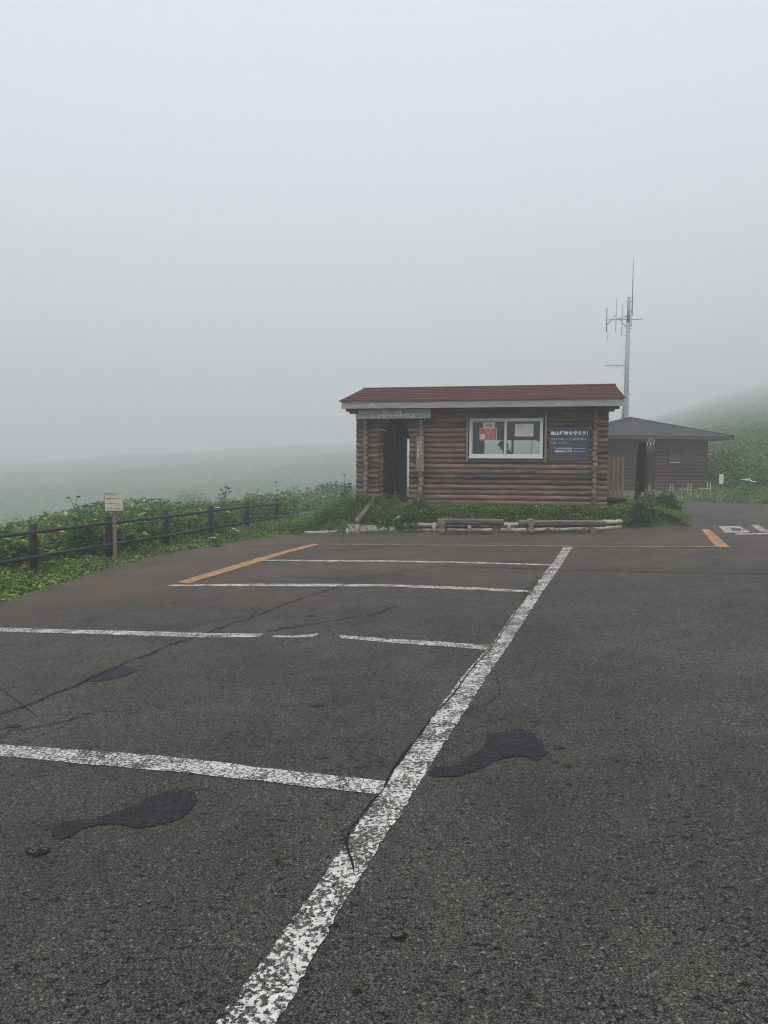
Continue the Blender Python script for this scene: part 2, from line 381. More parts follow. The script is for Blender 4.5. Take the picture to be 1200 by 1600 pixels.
M['roof_red'] = mat_roof('red_metal_roof', (.092, .030, .031), (.140, .055, .054), .6)
M['roof_grey'] = mat_roof('slate_grey_roof', (.038, .041, .046), (.056, .060, .067), .75)
def mat_fascia():
    n = NT('fascia_board'); gr = n.noise(1.0, 7, .68, n.scale((2.0, 30, 30)), .4); sp = n.noise(7, 4, .7)
    col = n.mix(n.mr(gr, .35, .7), (.22, .22, .215), (.38, .38, .37)); col = n.mix(n.mr(sp, .64, .70), col, (.60, .62, .63))
    return n.end(n.bsdf(col, .85, n.bump(gr, .4, .004), .2))
M['fascia'] = mat_fascia()
def mat_peel():
    n = NT('peeling_painted_post'); sp = n.noise(1.0, 6, .7, n.scale((26, 26, 7))); z = n.t.nodes.new('ShaderNodeSeparateXYZ'); n.put(z.inputs[0], n.obj)
    lo = n.math('ADD', n.mr(z.outputs[2], .85, .6), n.mr(z.outputs[2], 1.55, 1.7), clamp=True)
    col = n.mix(n.noise(5, 4, .6), (.05, .036, .032), (.085, .062, .055))
    col = n.mix(n.math('MULTIPLY', n.mr(sp, .52, .58), lo), col, (.52, .51, .48))
    return n.end(n.bsdf(col, .85, n.bump(sp, .5, .006), .2))
M['peel'] = mat_peel()
def mat_stain():
    n = NT('wet_oil_patch'); a = n.noise(60, 5, .78); b = n.noise(110, 3, .7)
    col = n.ramp(a, [(.40, (.001, .001, .001)), (.45, (.004, .0045, .005)), (.54, (.020, .022, .026)), (.66, (.046, .049, .056))])  # wet patch tone, with a bluish highlight painted into the lighter stops
    return n.end(n.bsdf(col, n.mr(b, .3, .7, .5, .8), n.bump(n.math('ADD', a, n.math('MULTIPLY', b, .6)), .9, .010), .25))
M['stain'] = mat_stain()

# ------------------------------------------------------------------ helpers: sheets, text, plants
def sheet(name, pts, m, dz, label=None):
    """a flat sheet on the tilted car park from world x,y points"""
    mb = MB(); mb.add([(x, y, P(x, y) + dz) for x, y in pts], [tuple(range(len(pts)))])
    return setp(mb.build(name, m), kind='structure')
def strip(name, A, B, m, dz, sub=.12, jit=.006):
    """painted band between two edges given as photograph pixels on the ground"""
    def res(L):
        w3 = [Vector(g(*p)) for p in L]; return w3
    a = res(A); b = res(B)
    def samp(L, t):
        d = [0]
        for i in range(1, len(L)): d.append(d[-1] + (L[i] - L[i - 1]).length)
        s = t * d[-1]
        for i in range(1, len(L)):
            if s <= d[i] + 1e-9:
                k = (s - d[i - 1]) / max(d[i] - d[i - 1], 1e-9); return L[i - 1].lerp(L[i], k)
        return L[-1]
    ln = sum((a[i] - a[i - 1]).length for i in range(1, len(a))); n = max(2, int(ln / sub))
    vs = []
    for i in range(n + 1):
        p = samp(a, i / n); q = samp(b, i / n)
        for c in (p, q):
            x = c.x + random.uniform(-jit, jit); y = c.y + random.uniform(-jit, jit); vs.append((x, y, P(x, y) + dz))
    mb = MB(); mb.add(vs, [(2 * i, 2 * i + 1, 2 * i + 3, 2 * i + 2) for i in range(n)])
    o = mb.build(name, m)
    return setp(o, kind='structure')
def crack(px, wd, dz=.0285, jit=.02, m='crack', name='pavement_crack'):
    pts = [Vector(g(*p)) for p in px]; P2 = []
    for a, b in zip(pts, pts[1:]):
        n = max(1, int((b - a).length / .06))
        for i in range(n): P2.append(a.lerp(b, i / n))
    P2.append(pts[-1])
    jx = jy = 0; vs = []
    for i, p in enumerate(P2):
        jx = jx * .8 + random.uniform(-jit, jit); jy = jy * .8 + random.uniform(-jit, jit)
        d = (P2[min(i + 1, len(P2) - 1)] - P2[max(i - 1, 0)]).normalized(); sd = Vector((-d.y, d.x, 0))
        k = wd * random.uniform(.25, 1.2) * (.3 if i in (0, len(P2) - 1) else 1)
        for sg in (-1, 1):
            x = p.x + jx + sd.x * sg * k / 2; y = p.y + jy + sd.y * sg * k / 2; vs.append((x, y, P(x, y) + dz))
    mb = MB(); mb.add(vs, [(2 * i, 2 * i + 1, 2 * i + 3, 2 * i + 2) for i in range(len(P2) - 1)])
    return setp(mb.build(name, M[m]), kind='structure')
def blob(px, m='stain', dz=.0245, jit=.006, name='wet_patch'):
    pts = [Vector(g(*p)) for p in px]; vs = []
    n = len(pts)
    for i in range(n):
        p0, p1, p2, p3 = (pts[(i + k - 1) % n] for k in range(4))
        for t in np.arange(0, 1, .07):
            c = .5 * ((2 * p1) + (p2 - p0) * t + (2 * p0 - 5 * p1 + 4 * p2 - p3) * t * t + (3 * p1 - p0 - 3 * p2 + p3) * t ** 3)
            x = c.x + random.uniform(-jit, jit); y = c.y + random.uniform(-jit, jit); vs.append((x, y, P(x, y) + dz))
    mb = MB(); mb.add(vs, [tuple(t) for t in tessellate_polygon([[Vector(v) for v in vs]])]); return setp(mb.build(name, M[m]), kind='structure')
def spot(px, py, rx, ry=None, m='stain', dz=.0245):
    x, y, _ = g(px, py); ry = ry or rx * .7; a0 = random.uniform(0, 6); vs = []
    for i in range(22):
        t = 2 * math.pi * i / 22; k = 1 + .18 * math.sin(3 * t + a0) + random.uniform(-.12, .12)
        X = x + math.cos(t) * rx * k; Y = y + math.sin(t) * ry * k; vs.append((X, Y, P(X, Y) + dz))
    mb = MB(); mb.add(vs, [tuple(range(22))]); return setp(mb.build('wet_spot', M[m]), kind='structure')
def text(body, size, m, parent, loc, name='lettering', ext=.002, wmax=None, rot=(R(90), 0, 0), spacing=1.0, hmax=None, slant=0.0, bold=0.0):
    c = bpy.data.curves.new('t', 'FONT'); c.body = body; c.size = size; c.extrude = ext; c.align_x = 'CENTER'; c.align_y = 'CENTER'
    c.space_character = spacing; c.resolution_u = 2; c.shear = slant; c.offset = bold
    o = bpy.data.objects.new('t', c); COL.objects.link(o); bpy.context.view_layer.update()
    me = bpy.data.meshes.new_from_object(o.evaluated_get(bpy.context.evaluated_depsgraph_get()))
    bpy.data.objects.remove(o)
    if len(me.vertices):
        co = np.empty(len(me.vertices) * 3, np.float32); me.vertices.foreach_get('co', co); co = co.reshape(-1, 3)
        if wmax: co[:, 0] = (co[:, 0] - (co[:, 0].max() + co[:, 0].min()) / 2) * wmax / (co[:, 0].max() - co[:, 0].min())
        if hmax: co[:, 1] = (co[:, 1] - (co[:, 1].max() + co[:, 1].min()) / 2) * hmax / (co[:, 1].max() - co[:, 1].min())
        me.vertices.foreach_set('co', co.ravel())
    me.materials.clear(); me.materials.append(m)
    r = bpy.data.objects.new(name, me); COL.objects.link(r); r.parent = parent; r.location = loc; r.rotation_euler = rot
    return r
def leaf_arrays(base, direc, ln, wd, droop=.3):
    """base (n,3), direc (n,3) unit, length, width -> folded two-triangle leaves"""
    n = len(base); up = np.tile(np.array([[0, 0, 1.0]]), (n, 1)); side = np.cross(direc, up)
    side += rng.normal(0, .25, (n, 3)); side /= np.linalg.norm(side, axis=1, keepdims=True) + 1e-9
    tip = base + direc * ln[:, None]; tip[:, 2] -= droop * ln * rng.uniform(.3, 1, n)
    mid = base + direc * (ln * .45)[:, None]; mid[:, 2] += .06 * ln
    a = mid + side * (wd / 2)[:, None]; b = mid - side * (wd / 2)[:, None]
    a[:, 2] += .12 * wd; b[:, 2] += .12 * wd
    V = np.stack([base, a, tip, b], 1).reshape(-1, 3); i = np.arange(n)[:, None] * 4
    Fc = np.concatenate([i + np.array([[0, 1, 2]]), i + np.array([[0, 2, 3]])], 1).reshape(-1, 3)
    return V, Fc
def herb_leaves(xy, h, nl, ll, lw, spread=.12, tilt=(.0, .7), lo=.15, zf=terr, lean=.12):
    """leaves up the stems of many small plants"""
    n = len(xy); z = zf(xy[:, 0], xy[:, 1]); k = np.repeat(np.arange(n), nl)
    t = rng.uniform(lo, 1, len(k)) ** .8; a = rng.uniform(0, 2 * np.pi, len(k)); ln_a = rng.uniform(0, 2 * np.pi, n); le = rng.uniform(0, lean, n)
    sp_ = spread[k] if hasattr(spread, '__len__') else spread; rad = sp_ * (1.1 - t * .75) * rng.uniform(.0, 1, len(k))
    base = np.stack([xy[k, 0] + np.cos(a) * rad + np.cos(ln_a[k]) * le[k] * t * h[k], xy[k, 1] + np.sin(a) * rad + np.sin(ln_a[k]) * le[k] * t * h[k], z[k] + t * h[k]], 1)
    el = rng.uniform(tilt[0], tilt[1], len(k)) * (0.6 + .6 * t)
    d = np.stack([np.cos(a) * np.cos(el), np.sin(a) * np.cos(el), np.sin(el)], 1)
    ll = ll[k] if hasattr(ll, '__len__') else ll; ln = ll * rng.uniform(.6, 1.3, len(k)) * (1.15 - .4 * t); return leaf_arrays(base, d, ln, ln * lw)
def blades(xy, h, wd, zf=terr, lean=.5):
    n = len(xy); z = zf(xy[:, 0], xy[:, 1]) - .01; a = rng.uniform(0, 2 * np.pi, n); l = rng.uniform(.1, lean, n) * h; s = a + np.pi / 2
    p = np.stack([xy[:, 0], xy[:, 1], z], 1); dv = np.stack([np.cos(a), np.sin(a), a * 0], 1); sv = np.stack([np.cos(s), np.sin(s), a * 0], 1) * (wd / 2)[:, None]
    m = p + dv * (l * .35)[:, None]; m[:, 2] += h * .6; tp = p + dv * l[:, None]; tp[:, 2] += h
    V = np.stack([p - sv, p + sv, m + sv * .8, m - sv * .8, tp], 1).reshape(-1, 3); i = np.arange(n)[:, None] * 5
    Fc = np.concatenate([i + np.array([[0, 1, 2]]), i + np.array([[0, 2, 3]]), i + np.array([[3, 2, 4]])], 1).reshape(-1, 3)
    return V, Fc
def merge(parts):
    V = []; Fc = []; o = 0
    for v, f in parts: V.append(v); Fc.append(f + o); o += len(v)
    return np.concatenate(V), np.concatenate(Fc)
def in_poly(x, y, poly):
    r = np.zeros(len(x), bool); n = len(poly)
    for i in range(n):
        x0, y0 = poly[i]; x1, y1 = poly[(i + 1) % n]
        c = ((y0 > y) != (y1 > y)) & (x < (x1 - x0) * (y - y0) / (y1 - y0 + 1e-12) + x0); r ^= c
    return r
def scatter(poly, n):
    p = np.array(poly); lo = p.min(0); hi = p.max(0); out_ = []; c = 0
    while c < n:
        q = rng.uniform(lo, hi, (n * 2, 2)); q = q[in_poly(q[:, 0], q[:, 1], poly)]; out_.append(q); c += len(q)
    return np.concatenate(out_)[:n]

# ------------------------------------------------------------------ ground sheets
def axis_(lo, hi, near_lo, near_hi, step, grow=1.12):
    a = list(np.arange(near_lo, near_hi + 1e-6, step)); s = step; x = near_hi
    while x < hi: s *= grow; x += s; a.append(min(x, hi))
    s = step; x = near_lo; b = []
    while x > lo: s *= grow; x -= s; b.append(max(x, lo))
    return np.array(b[::-1] + a)
gx = axis_(-720, 720, -14, 24, .35, 1.07); gy = axis_(-720, 720, -2, 34, .35, 1.07)
X, Y = np.meshgrid(gx, gy, indexing='ij'); Z = terr(X, Y)
rr_ = np.hypot(X, Y)
LOT = [(-5.35, -12), (-5.25, 6), (-5.1, 9.34), (-5.08, 10.34), (-5.03, 12.31), (-4.68, 14.76), (-3.9, 16.4), (-2.67, 18.42), (-2.01, 18.55), (-1.35, 18.68), (0, 18.35),
       (1.47, 17.98), (3.11, 17.25), (5.15, 16.72), (5.96, 17.3), (6.7, 17.65), (7.17, 17.6), (7.34, 16.9), (8.0, 18.6), (11, 19.6), (30, 18), (30, -12)]
GRAVEL = [(6.9, 17.2), (7.9, 18.6), (8.1, 20.5), (8.6, 23.5), (9.2, 27.5), (11.6, 28.9), (13.4, 24.9), (17, 24), (30, 23), (30, 12), (9, 12)]
inlot = in_poly(X.ravel(), Y.ravel(), LOT).reshape(X.shape); ingr = in_poly(X.ravel(), Y.ravel(), GRAVEL).reshape(X.shape)
Z = np.where(inlot | ingr, np.minimum(Z, GA * X + GB * Y - .03), Z)
nx, ny = X.shape; idx = np.arange(nx * ny).reshape(nx, ny)
q = np.stack([idx[:-1, :-1], idx[1:, :-1], idx[1:, 1:], idx[:-1, 1:]], -1).reshape(-1, 4)
go = np_mesh('ground', np.stack([X, Y, Z], -1).reshape(-1, 3), q, M['ground']); setp(go, kind='structure')
go.data.polygons.foreach_set('use_smooth', [True] * len(go.data.polygons))

def rough_edge(pts, jit=.05, step=.25):
    o = []
    for (x0, y0), (x1, y1) in zip(pts, pts[1:] + pts[:1]):
        L = math.hypot(x1 - x0, y1 - y0); n = max(1, min(60, int(L / step)))
        for i in range(n):
            t = i / n; j = jit if i else jit * .3
            o.append((x0 + (x1 - x0) * t + random.uniform(-j, j), y0 + (y1 - y0) * t + random.uniform(-j, j)))
    return o
sheet('gravel_road', rough_edge(GRAVEL, .08), M['gravel'], .0)
sheet('asphalt_car_park', rough_edge(LOT), M['asphalt'], .020)

# painted markings
mainL = [(347, 1599), (450, 1457), (542, 1325), (557, 1298), (602, 1232), (640, 1178), (690, 1105), (730, 1052), (771, 1008), (803, 960), (830, 927), (846, 902), (864, 882), (880, 857)]
mainR = [(440, 1599), (487, 1513), (533, 1427), (612, 1300), (620, 1290), (648, 1244), (678, 1193), (722, 1124), (760, 1062), (798, 1007), (818, 975), (847, 928), (873, 892), (894, 857)]
mainL = [(250, 1740)] + mainL; mainR = [(350, 1740)] + mainR
strip('parking_line', mainL, mainR, M['white_main'], .024, .03, .007)
strip('parking_line', [(-260, 1152), (0, 1168), (80, 1175), (157, 1180), (267, 1188), (400, 1205), (602, 1228)], [(-260, 1168), (0, 1187), (133, 1200), (200, 1206), (267, 1212), (400, 1226), (592, 1249)], M['white'], .024)
strip('parking_line', [(-150, 978), (0, 984), (200, 989), (333, 993), (415, 993.5)], [(-150, 984), (0, 990), (200, 996), (333, 1000), (405, 999)], M['white'], .024)
strip('parking_line', [(425, 996), (460, 996.5), (500, 993)], [(425, 999), (460, 1000), (490, 998.5)], M['white_faint'], .024)
strip('parking_line', [(529, 996), (600, 1001), (680, 1006), (769, 1012)], [(533, 1001), (600, 1007), (680, 1013), (763, 1020)], M['white'], .024)
strip('parking_line', [(268, 916), (400, 914.5), (500, 914.7), (600, 915.2), (733, 920), (832, 925.5)], [(262, 918), (400, 918.4), (500, 918.8), (600, 919), (733, 924), (826, 929)], M['white'], .024, jit=.01)
strip('parking_line', [(410, 876.5), (500, 877), (600, 877.5), (723, 880.0), (866, 883.8)], [(404, 878), (500, 879.3), (600, 879.8), (723, 882), (864, 886)], M['white'], .024, jit=.01)
strip('orange_line', [(276, 912.5), (387, 879), (442, 863), (491, 851.2)], [(294, 914.5), (396, 883.5), (447, 866.5), (500, 852.8)], M['orange'], .028, jit=.012)
strip('orange_line', [(506, 851.0), (600, 852.2), (880, 854.6), (1000, 856.0), (1117, 855.6)], [(506, 852.6), (600, 853.9), (880, 856.2), (1000, 857.6), (1119, 857.4)], M['orange_faint'], .0285, jit=.012)
strip('orange_line', [(1096, 829), (1118, 857.4)], [(1108, 829), (1141, 857.6)], M['orange'], .028)
# road lettering on the far right
def letter(name, quads):
    mb = MB()
    for qd in quads: mb.add([g(x, y, .024) for x, y in qd], [(0, 1, 2, 3)])
    setp(mb.build(name, M['white']), kind='structure')
letter('road_letter', [[(1122, 823.6), (1126, 827), (1160, 827), (1157, 823.2)], [(1126, 827), (1129.5, 831), (1143.5, 831), (1140.5, 827)], [(1129.5, 831), (1132.5, 834), (1169, 834), (1172, 831)],
                       [(1157, 827), (1163, 829), (1158.5, 831), (1172, 831), ], [(1157, 827.0), (1160, 827), (1172, 831), (1158.5, 831)]])
letter('road_letter', [[(1173, 821.6), (1180, 827), (1192, 827), (1184, 821)], [(1180, 827), (1187, 831.3), (1199, 831), (1192, 827)], [(1187, 831.3), (1192, 832.4), (1232, 832), (1199, 829.6)],
                       [(1222, 829.5), (1232, 832), (1236, 829), (1226, 827)], [(1212, 821), (1226, 828), (1236, 828.5), (1222, 820.6)]])
strip('road_line', [(1150, 835), (1260, 833.8)], [(1151, 837), (1260, 835.8)], M['white'], .024)

# cracks, pits and wet patches
crack([(-30, 1130), (0, 1120), (60, 1100), (130, 1070), (200, 1040), (255, 1015), (320, 993), (400, 965), (480, 935), (540, 915), (600, 900), (688, 887)], .022)
crack([(688, 887), (760, 889), (830, 891), (868, 893), (1000, 896), (1100, 898), (1230, 900)], .034)
crack([(415, 991), (470, 982), (530, 972), (590, 962), (622, 948)], .024)
crack([(866, 888), (845, 905), (828, 928), (812, 950), (797, 975), (780, 1000), (768, 1017), (745, 1040), (715, 1080), (700, 1100), (672, 1128), (660, 1148), (640, 1173), (617, 1205), (600, 1238), (575, 1270), (548, 1305), (543, 1325), (549, 1345), (555, 1372)], .013, .030, .0055)
crack([(762, 1058), (775, 1063), (781, 1078), (780, 1092), (765, 1104), (752, 1110), (728, 1117), (715, 1120)], .010, jit=.004)
crack([(612, 1038), (603, 1049), (590, 1052), (583, 1062)], .010, jit=.005)
crack([(574, 1056), (568, 1066)], .008, jit=.005)
crack([(530, 1080), (524, 1098)], .006, jit=.005)
crack([(150, 1168), (120, 1200), (90, 1214)], .004, jit=.005)
crack([(640, 1215), (628, 1232), (598, 1252)], .006, jit=.004)
blob([(80, 1307), (95, 1294), (118, 1289), (145, 1288), (175, 1277), (205, 1268), (240, 1250), (270, 1241), (295, 1241), (307, 1252), (302, 1268), (278, 1288), (240, 1297), (215, 1302), (190, 1296), (160, 1296), (128, 1303), (110, 1314), (92, 1319)])
blob([(672, 1219), (678, 1206), (715, 1203), (728, 1190), (748, 1180), (760, 1163), (765, 1153), (790, 1149), (808, 1145), (830, 1150), (846, 1165), (851, 1178), (858, 1182), (848, 1188), (838, 1196), (826, 1190), (805, 1188), (775, 1195), (750, 1208), (715, 1219), (690, 1221)])
blob([(135, 1068), (160, 1052), (195, 1045), (212, 1050), (195, 1060), (160, 1068)], m='stain')
for (px, py, r_) in [(495, 1107, .045), (428, 1123, .018), (508, 1190, .02), (768, 1133, .018), (786, 1129, .022), (875, 1175, .03), (868, 1197, .022), (886, 1203, .024), (889, 1233, .018), (965, 1195, .018), (1070, 1316, .018),
                     (1097, 1235, .018), (1165, 1549, .014), (558, 1560, .016), (524, 1455, .014), (900, 1043, .03), (20, 1140, .05), (560, 940, .04), (486, 965, .05), (490, 955, .045)]:
    spot(px, py, r_)
for (px, py, r_, rn) in [(622, 1473, .028, .014), (60, 1340, .05, .026)]:      # potholes with loose stones
    spot(px, py, r_, r_ * .62, 'crack', .0285)
    x, y, _ = g(px, py); mb = MB()
    for _k in range(16):
        a = random.uniform(0, 6.28); d_ = r_ * .7 * random.random() ** .5; s_ = random.uniform(.003, .0065) * (r_ / .03) ** .5
        cx, cy = x + math.cos(a) * d_, y + math.sin(a) * d_ * .6; cz = P(cx, cy) + .030
        pts = [(cx + s_ * random.uniform(.7, 1.3) * dx, cy + s_ * random.uniform(.7, 1.3) * dy, cz + s_ * dz_) for dx, dy, dz_ in ((1, 0, 0), (-1, 0, 0), (0, 1, 0), (0, -1, 0), (0, 0, 1), (0, 0, -.4))]
        mb.add(pts, [(0, 2, 4), (2, 1, 4), (1, 3, 4), (3, 0, 4), (2, 0, 5), (1, 2, 5), (3, 1, 5), (0, 3, 5)])
    setp(mb.build('loose_stones', M['grit']), 'grey grit lying in the small pothole in the asphalt', 'grit', kind='stuff')
# moss tufts in the crack of the white line
q0 = []
for (px, py, n_) in [(843, 905, 30), (836, 915, 40), (828, 925, 50), (822, 931, 45), (765, 1015, 12), (626, 901, 16), (818, 940, 8), (825, 893, 16)]:
    x, y, _ = g(px, py)
    q0.append(np.stack([rng.normal(x, .022, n_), rng.normal(y, .09, n_)], 1))
q0 = np.concatenate(q0); V_, F_ = herb_leaves(q0, rng.uniform(.005, .018, len(q0)), 6, .016, .5, .015, (.1, 1.0), .1, lambda x, y: GA * x + GB * y + .024)
setp(np_mesh('moss', V_, F_, M['moss']), 'yellow green moss growing in the crack along the white parking line', 'moss', kind='stuff')

# ------------------------------------------------------------------ log cabin
def cw(u, v, w_): return CO + CU * u + CV * v + Vector((0, 0, w_))
cab = empty('log_cabin', CO, -TH, 'brown log cabin with a dull red metal roof and an open porch, nearest building', 'cabin')
W, ROWS, LH, DEP = 6.62, 19, .137, 4.2
def logrow(mb, u0, u1, v, w_, r=.0705, along='u', cap=1):
    n = max(2, int(abs(u1 - u0) / .45)); pts = []; rad = []
    for i in range(n + 1):
        t = u0 + (u1 - u0) * i / n; dy = random.uniform(-.006, .006); dz = random.uniform(-.005, .005)
        pts.append((t, v + dy, w_ + dz) if along == 'u' else (v + dy, t, w_ + dz)); rad.append(r * random.uniform(.96, 1.04))
    mb.tube(pts, rad, 12, 0, cap, .01, True, .02)
def intervals(row, wc, holes, a, b):
    seg = [(a, b)]
    for (h0, h1, w0, w1) in holes:
        if w0 <= wc <= w1:
            ns_ = []
            for s0, s1 in seg:
                if h1 <= s0 or h0 >= s1: ns_.append((s0, s1)); continue
                if s0 < h0: ns_.append((s0, h0))
                if s1 > h1: ns_.append((h1, s1))
            seg = ns_
    return seg
def u_wall(name, v, holes, a=0.0, b=W, rows=ROWS, special=None):
    mb = MB()
    for k in range(rows):
        wc = LH * k + .06; hs = list(holes)
        if special: hs += special(k, wc)
        for s0, s1 in intervals(k, wc, hs, a, b):
            if s1 - s0 > 3.2 and random.random() < .3:          # butted logs
                c = s0 + (s1 - s0) * random.uniform(.35, .65)
                logrow(mb, s0 + random.uniform(-.02, .02), c, v, wc); logrow(mb, c + .004, s1 + random.uniform(-.02, .02), v, wc)
            else: logrow(mb, s0 + random.uniform(-.006, .006), s1 + random.uniform(-.006, .006), v, wc)
    return mb.build(name, [M['logs'], M['log_end']], cab)
def arch(k, wc):
    if wc > 2.30: return []
    if wc > 2.14: return [(.90, 1.25, 0, 9)]
    if wc > 2.00: return [(.78, 1.38, 0, 9)]
    if wc > 1.86: return [(.69, 1.43, 0, 9)]
    return [(.64, 1.47, -1, 9)]
u_wall('front_wall', 0, [(3.06, 5.02, 1.24, 2.32)], special=arch)
u_wall('rear_wall', DEP, [(.72, .98, -1, 1.86), (3.26, 5.06, .95, 1.88)])  # rear doorway narrowed to a slit so less light enters the porch
def v_wall(name, u, v0=-.22, v1=DEP + .22, holes=(), rows=ROWS):
    mb = MB()
    for k in range(rows):
        wc = LH * k + .06 + LH / 2
        for s0, s1 in intervals(k, wc, holes, v0, v1): logrow(mb, s0 + random.uniform(-.02, .02), s1, u + random.uniform(-.016, .016), wc, .068 * random.uniform(.92, 1.06), 'v')
    return mb.build(name, [M['logs_v'], M['log_end']], cab)
v_wall('side_wall', .29); v_wall('side_wall', 6.29); v_wall('inner_wall', 1.81)
v_wall('inner_wall', .62, 2.2, DEP - .1)
mb = MB(); mb.box((.70, 2.3, .012), (.716, DEP - .08, 2.5)); mb.build('shade_lining', M['dark_board'], cab)  # dark sheet added over the lit logs so the porch looks shaded
mb = MB(); mb.box((1.0, DEP - .12, .012), (1.72, DEP - .09, 2.5)); mb.build('shade_lining', M['dark_board'], cab)  # another added dark sheet, darkening the porch side of the rear wall
mb = MB()
for k in range(ROWS): logrow(mb, .16 + random.uniform(-.02, .02), .46, .72, LH * k + .06 + LH / 2, .06, 'v')
mb = MB()
for k in range(14): logrow(mb, .10, .5, .66, LH * k + .11, .055, 'v')
mb.build('door_jamb', [M['logs_v'], M['log_end']], cab)
mb = MB(); mb.box((.06, -.02, -.75), (6.56, DEP + .02, -.015)); mb.build('foundation', M['concrete'], cab)
mb = MB(); mb.box((.36, .08, -.012), (6.24, DEP - .08, .012)); mb.build('floor', M['brown_board'], cab)
mb = MB(); mb.box((.1, .08, 2.56), (6.5, DEP - .08, 2.6)); mb.build('ceiling', M['dark_board'], cab)
mb = MB()
for i in range(4): mb.box((.38 + i * .07, 1.98, .012), (.447 + i * .07, 2.02, 1.95))
mb.beam((.60, 1.96, .9), (.60, 1.96, 1.02), .02, .02, 0); mb.build('inner_door', M['dark_board'], cab)
# dark partition at the back of the room, leaving the rear window free
mb = MB(); mb.box((1.9, 4.06, .012), (3.22, 4.10, 2.55)); mb.box((5.10, 4.06, .012), (6.2, 4.10, 2.55)); mb.box((3.22, 4.06, 1.90), (5.10, 4.10, 2.55)); mb.box((3.22, 4.06, .012), (5.10, 4.10, .93))
mb.build('inner_panelling', M['dark_board'], cab)
mb = MB(); mb.box((3.2, 4.11, .9), (5.1, 4.15, .95)); mb.box((3.2, 4.11, 1.86), (5.1, 4.15, 1.9)); mb.box((3.2, 4.11, .95), (3.25, 4.15, 1.86)); mb.box((5.06, 4.11, .95), (5.1, 4.15, 1.86)); mb.box((4.12, 4.11, .95), (4.19, 4.15, 1.86)); mb.box((4.75, 4.12, .95), (4.77, 4.14, 1.86))
rwn = mb.build('rear_window', M['dark_board'], cab)
mb = MB(); mb.box((3.25, 4.125, .95), (5.06, 4.129, 1.86)); mb.build('pane', M['glass'], rwn)
# room things seen through the glass: a desk
# roof
def slope(v0, w0, v1, w1, n=7):
    mb = MB(); prev = None
    for i in range(n):
        t0 = i / n; t1 = (i + 1) / n; va = v0 + (v1 - v0) * t0; wa_ = w0 + (w1 - w0) * t0; vb = v0 + (v1 - v0) * t1; wb = w0 + (w1 - w0) * t1
        sg = 1 if v1 > v0 else -1; vb2 = vb + sg * .03
        L0 = -.31; L1 = 6.93 + (.10 * t0)
        up = .030
        vs = [(L0, va, wa_), (L1, va, wa_), (L1, va, wa_ + up), (L0, va, wa_ + up), (L0, vb2, wb), (L1, vb2, wb), (L1, vb2, wb + .012), (L0, vb2, wb + .012)]
        fs = [(0, 1, 2, 3), (3, 2, 6, 7), (0, 4, 5, 1), (4, 7, 6, 5), (0, 3, 7, 4), (1, 5, 6, 2)]
        mb.add(vs, fs)
        # ribs pressed along the sheet
        for r_ in (.35, .68):
            vm = va + (vb - va) * r_; wm = wa_ + (wb - wa_) * r_ + up * (1 - r_) + .012 * r_
            mb.box((L0, vm - .008, wm - .004), (L1, vm + .008, wm + .007))
    return mb
rf = slope(-.56, 2.745, 2.2, 3.335).build('roof', M['roof_red'], cab)
slope(4.96, 2.745, 2.2, 3.335).build('roof', M['roof_red'], cab)
mb = MB(); mb.tube([(-.32, 2.2, 3.355), (7.04, 2.2, 3.355)], .035, 8); mb.box((-.34, -.585, 2.715), (6.96, -.555, 2.762)); mb.build('ridge_cap', M['roof_red'], rf)
for y_ in (-.555, 4.92):
    mb = MB(); mb.box((-.29, y_, 2.535), (6.91, y_ + .04, 2.713)); mb.build('fascia_board', M['fascia'], cab)
for uu in (-.29, 6.87):
    mb = MB(); x0, x1 = uu, uu + .035
    for (va, wa_, vb, wb) in ((-.512, 2.60, 2.2, 3.20), (4.917, 2.60, 2.2, 3.20)):
        mb.add([(x0, va, wa_), (x1, va, wa_), (x1, va, wa_ + .13), (x0, va, wa_ + .13), (x0, vb, wb), (x1, vb, wb), (x1, vb, wb + .12), (x0, vb, wb + .12)],
               [(0, 1, 2, 3), (7, 6, 5, 4), (0, 4, 5, 1), (1, 5, 6, 2), (2, 6, 7, 3), (3, 7, 4, 0)])
    mb.build('barge_board', M['fascia'], cab)
mb = MB()      # soffit boards and beam ends under the eaves
mb.add([(-.25, -.51, 2.60), (6.86, -.51, 2.60), (6.86, 0.0, 2.72), (-.25, 0.0, 2.72)], [(0, 1, 2, 3)])
mb.add([(-.25, 4.9, 2.60), (6.86, 4.9, 2.60), (6.86, 4.2, 2.75), (-.25, 4.2, 2.75)], [(0, 3, 2, 1)]); mb.build('soffit', M['brown_board'], cab)
for uu, sg in ((-.22, -1), (6.62, 1)):
    for vv, ww_ in ((-.28, 2.50), (2.2, 3.05), (4.5, 2.50)):
        mb = MB()
        a, b_ = (uu, .1) if sg < 0 else (6.5, 6.84)
        mb.box((a, vv - .08, ww_ - .02), (b_, vv + .08, ww_ + .11)); a, b_ = (uu + .10, .1) if sg < 0 else (6.5, 6.72)
        mb.box((a, vv - .079, ww_ - .08), (b_, vv + .079, ww_ - .022))
        mb.build('beam_end', M['brown_board'], cab)
for uu in (.29, 6.29):
    mb = MB(); mb.prism([(-.08, 2.55), (4.28, 2.55), (2.1, 3.12)], 0, .06)
    o = mb.build('gable', M['brown_board'], cab); o.rotation_euler = (0, 0, R(90)); o.location = (uu + .03, 0, 0)
